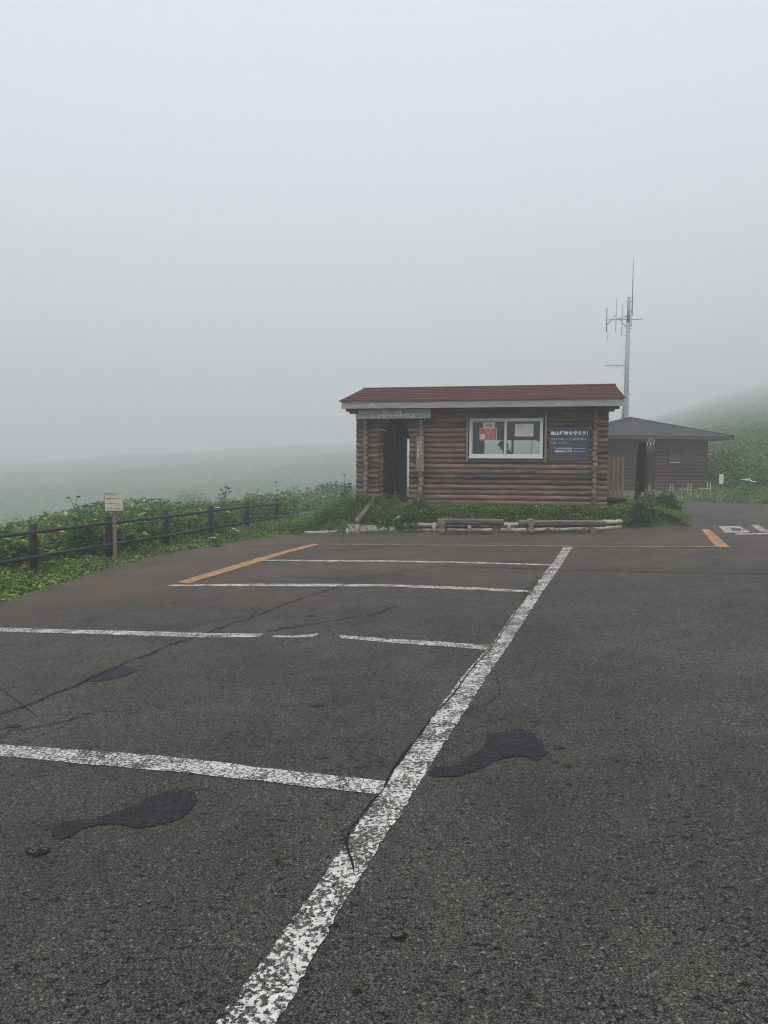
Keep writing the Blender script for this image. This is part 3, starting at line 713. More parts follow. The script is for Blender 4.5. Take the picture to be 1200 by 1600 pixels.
# the upper dark band of the wall under the eaves
# window
def ring(mb, x0, x1, z0, z1, t, y0, y1, m=0):
    mb.box((x0, y0, z0), (x1, y1, z0 + t), m); mb.box((x0, y0, z1 - t), (x1, y1, z1), m)
    mb.box((x0, y0, z0 + t), (x0 + t, y1, z1 - t), m); mb.box((x1 - t, y0, z0 + t), (x1, y1, z1 - t), m)
mb = MB(); ring(mb, 3.085, 4.985, 1.27, 2.28, .045, -.10, .02); mb.box((3.06, -.125, 1.235), (5.0, .02, 1.268)); wf = mb.build('window', M['alu'], cab)
for x0, x1, y in ((3.13, 4.06, -.045), (4.02, 4.94, -.085)):
    mb = MB(); ring(mb, x0, x1, 1.316, 2.234, .034, y, y + .03); mb.build('sash', M['alu'], wf)
    mb = MB(); mb.box((x0 + .03, y + .012, 1.34), (x1 - .03, y + .016, 2.21)); mb.build('pane', M['glass'], wf)
mb = MB(); mb.box((3.995, -.112, 1.316), (4.03, -.088, 2.234)); mb.build('mullion', M['alu'], wf)
for x_ in (3.0, 5.03):
    mb = MB(); mb.box((x_, -.13, 1.14), (x_ + .055, .0, 2.45)); mb.build('window_trim', M['trim'], cab)
mb = MB(); mb.box((3.057, -.095, 1.15), (5.028, -.01, 1.232)); mb.build('window_panel', M['brown_board'], cab)
mb = MB(); mb.box((3.057, -.095, 2.284), (5.028, -.01, 2.40)); mb.box((2.95, -.135, 2.405), (5.2, -.01, 2.45)); mb.build('window_panel', M['brown_board'], cab)
mb = MB(); mb.box((5.16, -.094, 1.205), (6.12, -.06, 1.232)); mb.build('sign_ledge', M['trim'], cab)
mb = MB(); mb.box((3.1, .35, .75), (4.95, .75, .79)); 
for dx in (3.15, 4.85):
    for dy in (.4, .7): mb.box((dx, dy, .012), (dx + .04, dy + .04, .75))
mb.build('counter', M['brown_board'], cab)

# ---- person behind the window
def skin_obj(name, joints, edges, m, parent, sub=2):
    me = bpy.data.meshes.new(name); me.from_pydata([j[0] for j in joints], edges, []); me.materials.append(m)
    o = bpy.data.objects.new(name, me); COL.objects.link(o); o.parent = parent
    md = o.modifiers.new('skin', 'SKIN'); md.use_smooth_shade = True
    for i, j in enumerate(joints):
        r_ = j[1]; r_ = r_ if isinstance(r_, tuple) else (r_, r_)
        me.skin_vertices[0].data[i].radius = r_
    me.skin_vertices[0].data[0].use_root = True
    sb = o.modifiers.new('sub', 'SUBSURF'); sb.levels = sub; sb.render_levels = sub
    return o
pr = empty('person', cw(4.06, 1.6, 0.012), -TH, 'person in a dark jacket and peaked cap standing inside the cabin window, facing left', 'person')
# faces towards -x (left), slight forward lean
J = [((.10, 0, .92), (.15, .13)), ((.08, 0, 1.08), (.14, .12)), ((.03, 0, 1.28), (.18, .13)), ((-.04, 0, 1.44), (.13, .09)), ((-.10, 0, 1.50), .058), ((-.145, 0, 1.56), .075),
     ((-.16, 0, 1.62), .10), ((-.165, 0, 1.68), .085), ((-.235, 0, 1.545), .045), ((-.262, 0, 1.60), .022)]
E_ = [(0, 1), (1, 2), (2, 3), (3, 4), (4, 5), (5, 6), (6, 7), (5, 8), (6, 9)]
for sg in (-1, 1):
    b = len(J); J += [((-.03, sg * .17, 1.40), .058), ((-.02, sg * .22, 1.12), .046), ((-.24, sg * .20, 1.00), .036), ((-.31, sg * .19, .985), (.038, .02))]
    E_ += [(3, b), (b, b + 1), (b + 1, b + 2), (b + 2, b + 3)]
    for k, (dy, ln) in enumerate(((-.033, .06), (-.011, .072), (.011, .068), (.033, .052))):
        c = len(J); J += [((-.345, sg * .19 + dy, .985), .010), ((-.345 - ln * .55, sg * .19 + dy * 1.1, .98), .009), ((-.345 - ln, sg * .19 + dy * 1.1, .962), .008)]
        E_ += [(b + 3, c), (c, c + 1), (c + 1, c + 2)]
    c = len(J); J += [((-.30, sg * .19 - sg * .045, .975), .011), ((-.33, sg * .19 - sg * .062, .965), .009)]; E_ += [(b + 3, c), (c, c + 1)]
    b = len(J); J += [((.10, sg * .10, .84), .092), ((.08, sg * .11, .48), .062), ((.10, sg * .115, .09), .042), ((-.02, sg * .125, .045), (.045, .035)), ((-.10, sg * .13, .035), (.04, .025))]
    E_ += [(0, b), (b, b + 1), (b + 1, b + 2), (b + 2, b + 3), (b + 3, b + 4)]
body = skin_obj('body', J, E_, M['skin'], pr)
JK = [((.10, 0, .90), (.17, .15)), ((.08, 0, 1.08), (.16, .14)), ((.03, 0, 1.28), (.20, .155)), ((-.035, 0, 1.43), (.15, .11)), ((-.085, 0, 1.48), .075)]
EK = [(0, 1), (1, 2), (2, 3), (3, 4)]
for sg in (-1, 1):
    b = len(JK); JK += [((-.03, sg * .175, 1.40), .074), ((-.02, sg * .225, 1.12), .06), ((-.21, sg * .203, 1.015), .05)]; EK += [(3, b), (b, b + 1), (b + 1, b + 2)]
skin_obj('jacket', JK, EK, M['cloth'], pr)
JT = [((.10, 0, .94), (.16, .14)), ((.10, 0, .88), (.16, .14))]; ET = [(0, 1)]
for sg in (-1, 1):
    b = len(JT); JT += [((.10, sg * .105, .82), .108), ((.08, sg * .112, .48), .078), ((.10, sg * .116, .13), .064)]; ET += [(1, b), (b, b + 1), (b + 1, b + 2)]
skin_obj('trousers', JT, ET, M['cloth2'], pr)
mb = MB()
vs = []; fs = []; nA, nE = 16, 6
for i in range(nE + 1):
    el = i / nE * math.pi / 2
    for k in range(nA):
        a = 2 * math.pi * k / nA; vs.append((-.155 + .118 * math.cos(el) * math.cos(a), .095 * math.cos(el) * math.sin(a), 1.635 + .115 * math.sin(el)))
for i in range(nE):
    for k in range(nA): fs.append((i * nA + k, i * nA + (k + 1) % nA, (i + 1) * nA + (k + 1) % nA, (i + 1) * nA + k))
mb.add(vs, fs, 0, True)
bv = []
for k in range(9):
    a = math.pi / 2 + math.pi * k / 8; c, s_ = math.cos(a), math.sin(a)
    bv += [(-.155 + .112 * c, .09 * s_, 1.642), (-.165 + .19 * c * (1 if abs(c) > .2 else .8), .088 * s_, 1.622)]
b2_ = [(x, y, z - .008) for x, y, z in bv]
mb.add(bv + b2_, [(2 * k, 2 * k + 2, 2 * k + 3, 2 * k + 1) for k in range(8)] + [(18 + 2 * k, 18 + 2 * k + 1, 18 + 2 * k + 3, 18 + 2 * k + 2) for k in range(8)] + [(2 * k + 1, 2 * k + 3, 18 + 2 * k + 3, 18 + 2 * k + 1) for k in range(8)])
mb.build('cap', M['cloth'], pr)
mb = MB(); mb.tube([(-.06, 0, 1.53), (-.062, 0, 1.60), (-.08, 0, 1.66)], [.05, .075, .07], 12); mb.build('hair', M['hair'], pr)

# ---- signs on the cabin
def panel(name, uv, v, m, label, cat, th=.02, tilt=0.0, group=None):
    (u0, w0), (u1, w1) = uv; c = cw((u0 + u1) / 2, v, w0)
    r_ = empty(name, c, -TH, label, cat, group); mb = MB(); hw = (u1 - u0) / 2; hh = w1 - w0
    mb.box((-hw, 0, 0), (hw, th, hh)); p = mb.build('panel', m, r_); return r_, hw, hh
r_, hw, hh = panel('name_sign', ((.04, 2.285), (2.07, 2.53)), -.30, M['grey_board'], 'weathered grey name board with white Japanese letters over the porch opening', 'sign', .035)
text('レンジャーハウス', .16, M['letter_white'], r_, (.02, -.004, .075), wmax=1.19, hmax=.11, bold=.002)
text('桃　岩', .11, M['letter_white'], r_, (-.02, -.004, .18), wmax=.50, hmax=.085)
r_, hw, hh = panel('information_sign', ((5.14, 1.235), (6.13, 2.02)), -.105, M['navy'], 'faded navy blue board with white Japanese writing, right of the window', 'sign', .025)
text('高山植物を守ろう！', .14, M['letter_white'], r_, (.01, -.004, .655), wmax=.93, hmax=.10, bold=.003)
text('盗採を目撃した方は警察連絡を', .07, M['letter_pale'], r_, (0, -.004, .50), wmax=.90, hmax=.065)
text('お願いします。', .07, M['letter_pale'], r_, (-.24, -.004, .405), wmax=.43, hmax=.06)
text('礼文町高山植物保護', .05, M['letter_white'], r_, (-.13, -.004, .26), wmax=.42, hmax=.045)
text('環境省自然保護官', .05, M['letter_white'], r_, (-.13, -.004, .185), wmax=.42, hmax=.045, bold=.001)
mb = MB(); mb.box((.12, -.004, .25), (.42, 0, .262)); mb.box((.12, -.004, .178), (.42, 0, .192)); mb.build('faded_line', M['letter_pale'], r_)
r_, hw, hh = panel('vertical_sign', ((1.69, .88), (1.90, 1.81)), -.262, M['plank'], 'narrow upright wooden plank sign with faded pink writing, on the log ends by the porch', 'sign', .03)
for i, ch in enumerate('自然保護官'): text(ch, .07, M['ink_pink'], r_, (.02, -.004, .78 - i * .072), hmax=.065, wmax=.06, bold=.002)
for i, ch in enumerate('花を大切に植物'): text(ch, .045, M['letter_white'], r_, (-.055, -.004, .75 - i * .062), hmax=.048, wmax=.035)
for dx in (-.098, .098):
    mb = MB(); mb.box((dx - .006, -.003, .01), (dx + .006, 0, .92)); mb.build('edge_strip', M['trim'], r_)
# posters stuck on the glass
r_, hw, hh = panel('notice', ((3.44, 2.035), (3.75, 2.18)), -.050, M['paper'], 'small white notice with a yellow middle, stuck on the left pane above the red poster', 'notice', .003)
mb = MB(); mb.box((-.07, -.003, .025), (.08, 0, .12)); mb.build('yellow_field', M['yellow'], r_)
text('開館中', .05, M['ink'], r_, (0, -.006, .07), hmax=.045, wmax=.2, ext=.001)
r_, hw, hh = panel('poster', ((3.35, 1.71), (3.80, 2.028)), -.050, M['paper'], 'red poster with white border and writing on the left window pane', 'poster', .003)
mb = MB(); mb.box((-hw + .012, -.003, .012), (hw - .012, 0, hh - .012)); mb.build('red_field', M['redp'], r_)
text('注　意', .06, M['letter_white'], r_, (.0, -.006, .26), hmax=.05, wmax=.17, ext=.001)
text('自然を大切に', .04, M['letter_white'], r_, (.06, -.006, .19), hmax=.03, wmax=.22, ext=.001)
for i, (t_, wx) in enumerate((('植物を採らないで', .20), ('ゴミは持ち帰り', .22), ('ましょう', .2))): text(t_, .03, M['letter_pale'], r_, (.08, -.006, .14 - i * .045), hmax=.022, wmax=wx, ext=.001)
mb = MB(); mb.box((-hw + .022, -.006, .035), (-.075, -.003, .165)); mb.build('white_square', M['paper'], r_)
r_, hw, hh = panel('notice', ((4.27, 1.81), (4.74, 2.135)), -.094, M['paper'], 'white notice sheet with lines of writing on the right window pane', 'notice', .003)
text('お知らせ', .05, M['ink'], r_, (-.08, -.003, .28), hmax=.026, wmax=.16, ext=.001)
text('自然を大切にしましょう', .05, M['ink'], r_, (-.02, -.003, .215), hmax=.034, wmax=.37, ext=.001)
for i, (t_, wx, xx) in enumerate((('植物を採取しないでください', .34, -.02), ('ゴミは持ち帰り', .22, .1), ('よろしくお願いします', .36, -.02))): text(t_, .03, M['ink'], r_, (xx, -.003, .145 - i * .045), hmax=.018, wmax=wx, ext=.001)

# ------------------------------------------------------------------ brown building with the hipped grey roof
PH = R(8); BU_ = Vector((math.cos(PH), math.sin(PH), 0)); BV_ = Vector((-math.sin(PH), math.cos(PH), 0))
RC = Vector((15.86, 32.3, 3.0)); BA, BB = 3.7, 2.6         # right front roof corner, half sizes
bl = empty('siding_building', RC - BU_ * BA + BV_ * BB - Vector((0, 0, 2.42)), PH, 'brown sided building with a low dark grey hipped roof, beyond the cabin on the right', 'building')
# local: x -BA..BA, y -BB..BB, z 0 = base of siding (world .58)
EV = 2.42; AP = 3.97 - .58; ov = .88; x0, x1, y0, y1 = -BA + ov, BA - ov, -BB + .75, BB - .75
def clap(mb, a, b, y, z0, z1, st=.155, flip=1, holes=()):
    z = z0
    while z < z1 - 1e-3:
        zz = min(z + st, z1); segs = [(a, b)]
        for (h0, h1, w0, w1) in holes:
            if z < w1 - .03 and zz > w0 + .03:
                segs = [s for sg in segs for s in ((sg[0], min(sg[1], h0)), (max(sg[0], h1), sg[1])) if s[1] - s[0] > .01]
        for s0, s1 in segs:          # rounded log-profile boards with an open groove between them
            pr_f = [(z + .006, .0), (z + .012, .042), (z + .035, .062), ((z + zz) / 2, .068), (zz - .035, .060), (zz - .014, .038), (zz - .006, .0)]
            vs = [(x_, y - d_ * flip, z_) for z_, d_ in pr_f for x_ in (s0, s1)]; k_ = len(pr_f)
            mb.add(vs, [(2 * i_, 2 * i_ + 1, 2 * i_ + 3, 2 * i_ + 2) for i_ in range(k_ - 1)] + [tuple(2 * i_ for i_ in range(k_)), tuple(2 * i_ + 1 for i_ in range(k_))[::-1]])
        z = zz
mb = MB(); mb.box((x0 + .02, y0 + .02, 0), (x1 - .02, y1 - .02, EV - .02)); mb.build('wall_core', M['siding_dark'], bl)
xr = x0 + 1.3
# window position (world) -> local
def bloc(wx, wy): d = Vector((wx, wy, 0)) - Vector((bl.location.x, bl.location.y, 0)); return d.dot(BU_), d.dot(BV_)
yw = y0
def frontx(px):     # local x on the front wall for a photograph column
    t = (px - 600) / F; o_ = bl.location + BV_ * yw
    return (t * o_.y - o_.x) / (BU_.x - t * BU_.y)
wx0, wx1 = frontx(1041), frontx(1064); sx0, sx1 = wx1 + .01, frontx(1083); lx0, lx1 = frontx(981), frontx(994); ex0, ex1 = frontx(948), frontx(961)
mb = MB(); clap(mb, x0, x1, y0, 0.0, EV - .38, holes=[(wx0 - .04, sx1, 1.14, 1.80), (lx0, lx1, 1.2, 1.85), (ex0, ex1, -1, 3)])
mb.box((x0, y0 - .03, EV - .38), (x1, y0 + .0, EV)); mb.build('front_siding', M['siding'], bl)
mb = MB(); mb.box((ex0, y0 - .01, 0), (ex1, y0 + .018, 1.95)); mb.build('entrance_panel', M['siding_dark'], bl)
mb = MB(); mb.box((ex1, y0 - .045, 0), (ex1 + .06, y0 - .0, 2.04)); mb.build('corner_trim', M['siding_dark'], bl)
mb = MB(); mb.box((x1 - .05, y0 - .05, -.02), (x1 + .05, y0 + .05, EV - .02)); mb.build('corner_trim', M['siding_dark'], bl)
for nm, xx, fl in (('side_siding', x1, 1), ('side_siding', x0, -1)):
    mb = MB(); clap(mb, y0, y1, 0, 0, EV - .05)
    o = mb.build(nm, M['siding'], bl); o.rotation_euler = (0, 0, R(90) * 1)
    o.location = (xx, 0, 0)
    if fl < 0: o.rotation_euler = (0, 0, R(-90)); o.location = (xx, 0, 0)
mb = MB(); ring(mb, wx0, wx1, 1.15, 1.72, .07, y0 - .06, y0 - .0); bw = mb.build('window', M['siding_dark'], bl)
mb = MB(); mb.box((wx0 + .07, y0 - .03, 1.22), (wx1 - .07, y0 - .022, 1.65)); mb.build('pane', simple('dark_window_pane', (.05, .06, .065), .12, .1, 3, 0, .6), bw)
mb = MB(); mb.box((wx0 + .09, y0 - .05, 1.235), (wx1 - .13, y0 - .032, 1.265)); mb.build('sill', M['white_paint'], bw)
mb = MB(); mb.box((sx0, y0 - .045, 1.15), (sx1, y0 - .0, 1.82)); mb.build('shutter_panel', M['siding'], bl)
mb = MB(); mb.box((lx0, y0 - .045, 1.2), (lx1, y0 - .0, 1.85)); mb.build('shutter_panel', M['siding'], bl)
mb = MB(); mb.box((x0 + .05, y0 + .05, -.6), (x1 - .05, y1 - .05, -.005)); mb.build('foundation', M['concrete'], bl)
mb = MB(); n_ = 9
rfp = []
for (ax, ay, bx, by) in ((-BA, -BB, BA, -BB), (BA, -BB, BA, BB), (BA, BB, -BA, BB), (-BA, BB, -BA, -BB)):
    for i in range(n_):
        t0, t1 = i / n_, (i + 1) / n_; z0_ = EV + (AP - EV) * t0 + .025; z1_ = EV + (AP - EV) * t1 + .006
        p0 = (ax * (1 - t0), ay * (1 - t0)); p1 = (bx * (1 - t0), by * (1 - t0)); p2 = (bx * (1 - t1), by * (1 - t1)); p3 = (ax * (1 - t1), ay * (1 - t1))
        mb.add([(*p0, z0_), (*p1, z0_), (*p2, z1_), (*p3, z1_), (*p0, z0_ - .025), (*p1, z0_ - .025)], [(0, 1, 2, 3), (4, 5, 1, 0)])
br = mb.build('roof', M['roof_grey'], bl)
mb = MB()
for sx_, sy_ in ((-1, -1), (1, -1), (1, 1), (-1, 1)): mb.beam((sx_ * BA, sy_ * BB, EV + .03), (0, 0, AP + .03), .10, .03)
mb.build('hip_cap', M['roof_grey'], br)
mb = MB(); ring_pts = [(-BA, -BB), (BA, -BB), (BA, BB), (-BA, BB)]
mb.box((-BA, -BB, EV - .13), (BA, -BB + .04, EV - .002)); mb.box((-BA, BB - .04, EV - .13), (BA, BB, EV - .002)); mb.box((-BA, -BB + .04, EV - .13), (-BA + .04, BB - .04, EV - .002)); mb.box((BA - .04, -BB + .04, EV - .13), (BA, BB - .04, EV - .002))
mb.build('eave_board', M['siding'], bl)
mb = MB(); mb.add([(-BA + .04, -BB + .04, EV - .10), (BA - .04, -BB + .04, EV - .10), (BA - .04, BB - .04, EV - .10), (-BA + .04, BB - .04, EV - .10)], [(0, 1, 2, 3)]); mb.build('soffit', M['siding_dark'], bl)

# ------------------------------------------------------------------ radio mast
tzb = tz(13.5, 40) - .1
tw = empty('radio_mast', (13.5, 40, tzb), 0, 'tall pale steel radio mast with antennas behind the brown building', 'mast')
H0 = 11.0 - tzb
mb = MB(); mb.tube([(0, 0, 0), (0, 0, 3.6), (0, 0, 6), (0, 0, 9.6 - tzb)], [.25, .165, .135, .11], 8); mb.build('lower_tube', M['steel'], tw)
mb = MB(); mb.tube([(0, 0, 9.58 - tzb), (0, 0, H0)], [.10, .085], 8); mb.build('upper_tube', M['steel'], tw)
mb = MB(); mb.add([(-.5, -.12, 0), (-.2, -.12, 0), (-.17, -.1, 5.1 - tzb), (-.27, -.1, 4.2 - tzb), (-.5, .0, 0), (-.2, .0, 0), (-.17, .0, 5.1 - tzb), (-.27, .0, 4.2 - tzb)], [(0, 1, 2, 3), (7, 6, 5, 4), (0, 3, 7, 4), (3, 2, 6, 7), (0, 4, 5, 1)]); mb.build('cable_duct', M['steel'], tw)
for i in range(26):
    mb = MB()
    z = .8 + i * .36; sd = 1 if i % 2 else -1
    rr0 = .2
    if z >= 9.4 - tzb: continue
    mb.tube([(sd * .12, 0, z), (sd * (.25 + .06 * (1 - z / 10)), 0, z)], .012, 5); mb.build('climbing_peg', M['steel'], tw)
mb = MB(); zz = 9.75 - tzb
mb.tube([(.19, -.02, 10.0 - tzb), (.19, -.02, 11.9 - tzb), (.19, -.02, 13.1 - tzb)], [.034, .026, .016], 6); mb.tube([(0, 0, 10.2 - tzb), (.24, -.02, 10.2 - tzb)], .022, 5); mb.tube([(0, 0, 10.75 - tzb), (.24, -.02, 10.75 - tzb)], .022, 5); mb.build('whip_antenna', M['steel'], tw)
mb = MB(); mb.tube([(-1.2, 0, zz), (.82, 0, zz + .06)], .026, 6); mb.tube([(-.12, 0, zz + .2), (-.75, 0, zz)], .03, 6); mb.tube([(-.1, 0, zz - .42), (-.45, 0, zz + .02)], .022, 6); mb.tube([(-1.16, 0, zz - .25), (-.65, 0, zz + .32)], .024, 6)
mb.tube([(-.14, 0, zz + .2), (.14, 0, zz + .2)], .05, 6); mb.tube([(.13, -.1, zz - .4), (.13, -.1, zz + .15)], .03, 5); mb.build('antenna_boom', M['steel'], tw)
for dx, a, b_, rr0 in ((-1.2, -.65, .65, .035), (-.68, -.6, 1.15, .018), (-.34, -.85, .9, .02), (-1.12, -1.1, -.7, .012)):
    mb = MB(); mb.tube([(dx, 0, zz + a), (dx, 0, zz + b_)], rr0, 6); mb.build('antenna_rod', M['steel'], tw)
mb = MB(); z3 = 7.25 - tzb; mb.tube([(-1.25, 0, z3 + .0), (-.1, 0, z3)], .018, 5)
for i in range(9): mb.tube([(-1.22 + i * .125, 0, z3 - .05 - .012 * i), (-1.22 + i * .125, 0, z3 + .05 + .012 * i)], .011, 5)
mb.build('comb_antenna', M['steel'], tw)

# ------------------------------------------------------------------ notice board seen edge on, pickets, tub, string
nb = empty('notice_board', (6.93, 18.9, tz(6.93, 18.9) - .1), 0, 'dark wooden notice board on two peeling posts, seen edge on beside the cabin', 'notice board')
zb = nb.location.z
for (x, y, zt, r0_, lean) in ((6.82, 18.22, 2.33, .115, .015), (7.03, 19.62, 2.24, .10, -.015)):
    mb = MB(); mb.tube([(x - 6.93, y - 18.9, 0), (x - 6.93, y - 18.9, .6), (x - 6.93 - lean, y - 18.9, 1.2), (x - 6.93 - lean * 1.6, y - 18.9, zt - zb)], [r0_ * 1.08, r0_, r0_ * .97, r0_ * .95], 12, 0, None, .05, True, .02); mb.build('post', M['peel'], nb)
mb = MB(); mb.beam((-.105, -.58, 1.56 - zb), (.085, .64, 1.56 - zb), .05, 1.24); mb.build('board', M['dark_board'], nb)
mb = MB(); mb.beam((-.107, -.58, 2.215 - zb), (.085, .64, 2.205 - zb), .11, .07); mb.build('top_rail', M['dark_board'], nb)
# pickets behind the cabin
pk = empty('picket_fence', (7.0, 22, tz(7.0, 22)), R(-6), 'short weathered wooden picket fence behind the right end of the cabin', 'fence')
zb = pk.location.z
for i in range(8):
    mb = MB(); x = -.62 + i * .135; h = 1.95 - zb + random.uniform(-.02, .03)
    mb.prism([(x, .0), (x + .085, .0), (x + .085, h - .05), (x + .042, h), (x, h - .05)], 0 if i % 2 else .03, .025 if i % 2 else .055); mb.build('picket', M['picket'], pk)
for zz_ in (.45, 1.3):
    mb = MB(); mb.box((-.66, .057, zz_), (.46, .09, zz_ + .08)); mb.build('rail', M['picket'], pk)
# black tub of soil
tb = empty('rubber_tub', (6.72, 20.5, tz(6.72, 20.5)), 0, 'low black rubber tub on the grass by the right corner of the cabin', 'tub')
mb = MB(); vs = []; n_ = 20; prof = [(.20, 0), (.27, .03), (.30, .16), (.28, .20), (.24, .20), (.23, .12)]
for r0_, z in prof:
    for k in range(n_):
        a = 2 * math.pi * k / n_; rr0 = r0_ * (1 + .03 * math.sin(5 * a)); vs.append((rr0 * math.cos(a) * 1.0, rr0 * math.sin(a), z + (.015 * math.sin(4 * a) if z > .15 else 0)))
fs = [(i * n_ + k, i * n_ + (k + 1) % n_, (i + 1) * n_ + (k + 1) % n_, (i + 1) * n_ + k) for i in range(len(prof) - 1) for k in range(n_)]
mb.add(vs, fs, 0, True); mb.build('rim', M['black'], tb)
mb = MB(); mb.add([(.235 * math.cos(2 * math.pi * k / n_), .235 * math.sin(2 * math.pi * k / n_), .15) for k in range(n_)], [tuple(range(n_))]); mb.build('soil', M['picket_edge'], tb)
def sagline(a, b, sag, n=12): return [tuple(Vector(a).lerp(Vector(b), i / n) - Vector((0, 0, sag * 4 * (i / n) * (1 - i / n)))) for i in range(n + 1)]
mb = MB(); mb.tube(sagline((-3.33, 21.66, .06), (-1.9, 20.3, .30), .03), .013, 6); mb.tube(sagline((-1.9, 20.3, .30), (-.72, 19.5, .72), .03), .013, 6)
setp(mb.build('rope', M['rope']), 'blue rope strung from the last fence post to the left corner of the cabin', 'rope')
mb = MB(); p0 = cw(1.95, -.16, -.03); p1 = cw(4.2, -.16, -.03); p2 = cw(6.6, -.16, .02); mb.tube(sagline(p0, p1, .02) + sagline(p1, p2, .02)[1:] + sagline(p2, (6.84, 18.7, .72), .10)[1:], .006, 5)
setp(mb.build('string', M['wire']), 'thin pale string stretched along the cabin front above the plants', 'string')

# ------------------------------------------------------------------ dark rail fence on the left
PIT = 2.0
fe = empty('rail_fence', (FX, FY, P(FX, FY)), 0, 'dark post and rail fence with two round rails along the left asphalt edge', 'fence')
for k in range(-4, 6):
    x, y = FX + DX * PIT * k, FY + DY * PIT * k; zg = tz(x, y) - .15
    mb = MB(); mb.tube([(x - FX, y - FY, zg - P(FX, FY)), (x - FX, y - FY, .57 - P(FX, FY)), (x - FX, y - FY, .585 - P(FX, FY))], [.062, .062, .055], 16); mb.build('post', M['picket_edge'], fe)
sxx, syy = DY * .075, -DX * .075
for zt in (.445, .02):
    mb = MB(); pts = []
    for k in np.arange(-4.2, 5.25, .25):
        pts.append((DX * PIT * k + sxx, DY * PIT * k + syy, zt - P(FX, FY) + .006 * math.sin(k * 2.3)))
    mb.tube(pts, .033, 10); mb.build('rail', M['picket_edge'], fe)
# sign on a stake
sg_ = empty('notice_sign', (-5.23, 13.75, tz(-5.23, 13.75) - .02), R(4), 'cream notice board on a grey wooden stake in front of the rail fence', 'sign')
zb = sg_.location.z
mb = MB(); mb.box((-.03, -.02, -.1), (.03, .02, .98 - zb)); mb.build('stake', M['stake'], sg_)
mb = MB(); mb.box((-.165, -.045, .71 - zb), (.165, -.022, 1.075 - zb)); bd = mb.build('board', M['cream'], sg_)
mb = MB(); mb.box((-.172, -.048, .71 - zb), (-.166, -.018, 1.075 - zb)); mb.box((-.15, -.049, 1.048 - zb), (.15, -.0455, 1.053 - zb)); mb.build('edge', M['stake'], sg_)
text('礼文町からのお願い', .03, M['ink'], bd, (-.05, -.047, 1.02 - zb), hmax=.018, wmax=.15, ext=.001)
text('植物を採らないでください', .04, M['ink_red'], bd, (0, -.047, .945 - zb), hmax=.032, wmax=.27, ext=.001)
text('高山植物は大切に', .03, M['ink'], bd, (-.03, -.047, .85 - zb), hmax=.018, wmax=.22, ext=.001)
text('守りましょう', .03, M['ink'], bd, (.07, -.047, .82 - zb), hmax=.016, wmax=.12, ext=.001)
text('礼文町役場', .03, M['ink'], bd, (-.09, -.047, .75 - zb), hmax=.018, wmax=.11, ext=.001)
text('環境省', .03, M['ink'], bd, (.07, -.047, .75 - zb), hmax=.018, wmax=.11, ext=.001)

# ------------------------------------------------------------------ benches
def bench(a, b, zt, label, legs):
    a = Vector(a); b = Vector(b); L = (b - a).length; an = math.atan2(b.y - a.y, b.x - a.x); c = (a + b) / 2; zg = P(c.x, c.y) + .02
    r_ = empty('log_bench', (c.x, c.y, zg), an, label, 'bench', 'split log benches')
    mb = MB(); n = 10; sec = [(-.15, .02), (-.13, -.05), (-.06, -.10), (.06, -.10), (.13, -.05), (.15, .02), (.14, .045), (-.14, .045)]
    vs = []; h = zt - zg
    for i in range(n + 1):
        x = -L / 2 + L * i / n; dz = random.uniform(-.004, .004) + (x / L) * .02
        for (yy, z) in sec: vs.append((x, yy * random.uniform(.97, 1.03), h - .045 + z + dz))
    k_ = len(sec); fs = [(i * k_ + j, i * k_ + (j + 1) % k_, (i + 1) * k_ + (j + 1) % k_, (i + 1) * k_ + j) for i in range(n) for j in range(k_)]
    fs += [tuple(range(k_))[::-1], tuple(n * k_ + j for j in range(k_))]; mb.add(vs, fs); mb.build('seat', M['bench'], r_)
    for x, kind in legs:
        mb = MB()
        if kind == 'stump':
            mb.tube([(x, -.17, .085), (x, .17, .085)], .085, 12, 0, 0, .03, True, .01); mb.tube([(x, -.16, .245), (x, .16, .245)], .088, 12, 0, 0, .03, True, .01); m = M['bench']
        elif kind == 'red':
            mb.tube([(x, 0, 0), (x, 0, .03), (x, 0, .2), (x, 0, h - .13)], [.125, .115, .10, .115], 12, 0, 0, .04); m = M['bench_red']
        else:
            mb.tube([(x - .04, -.12, .08), (x - .04, .15, .08)], .08, 12, 0, 0, .03, True, .01); mb.beam((x - .15, -.02, h - .13), (x - .0, -.02, .1), .10, .07); mb.tube([(x - .05, -.1, .2), (x - .05, .13, .2)], .055, 10, 0, 0, .03, True, .01); m = M['bench']
        mb.build('leg', m, r_)
    return r_
b1a = g(686, 837); b1b = g(788, 836)
bench((b1a[0] - .02, b1a[1] + .12, 0), (b1b[0], b1b[1] + .1, 0), .335, 'split log bench with a reddish right leg, left of the two benches before the cabin', [(-.67, 'stump'), (.62, 'red')])
b2a = g(811, 837); b2b = g(944, 833)
bench((b2a[0], b2a[1] + .1, 0), (b2b[0], b2b[1], 0), .355, 'longer split log bench with grey round log legs, right of the two benches', [(-.70, 'stump'), (.76, 'tilt')])

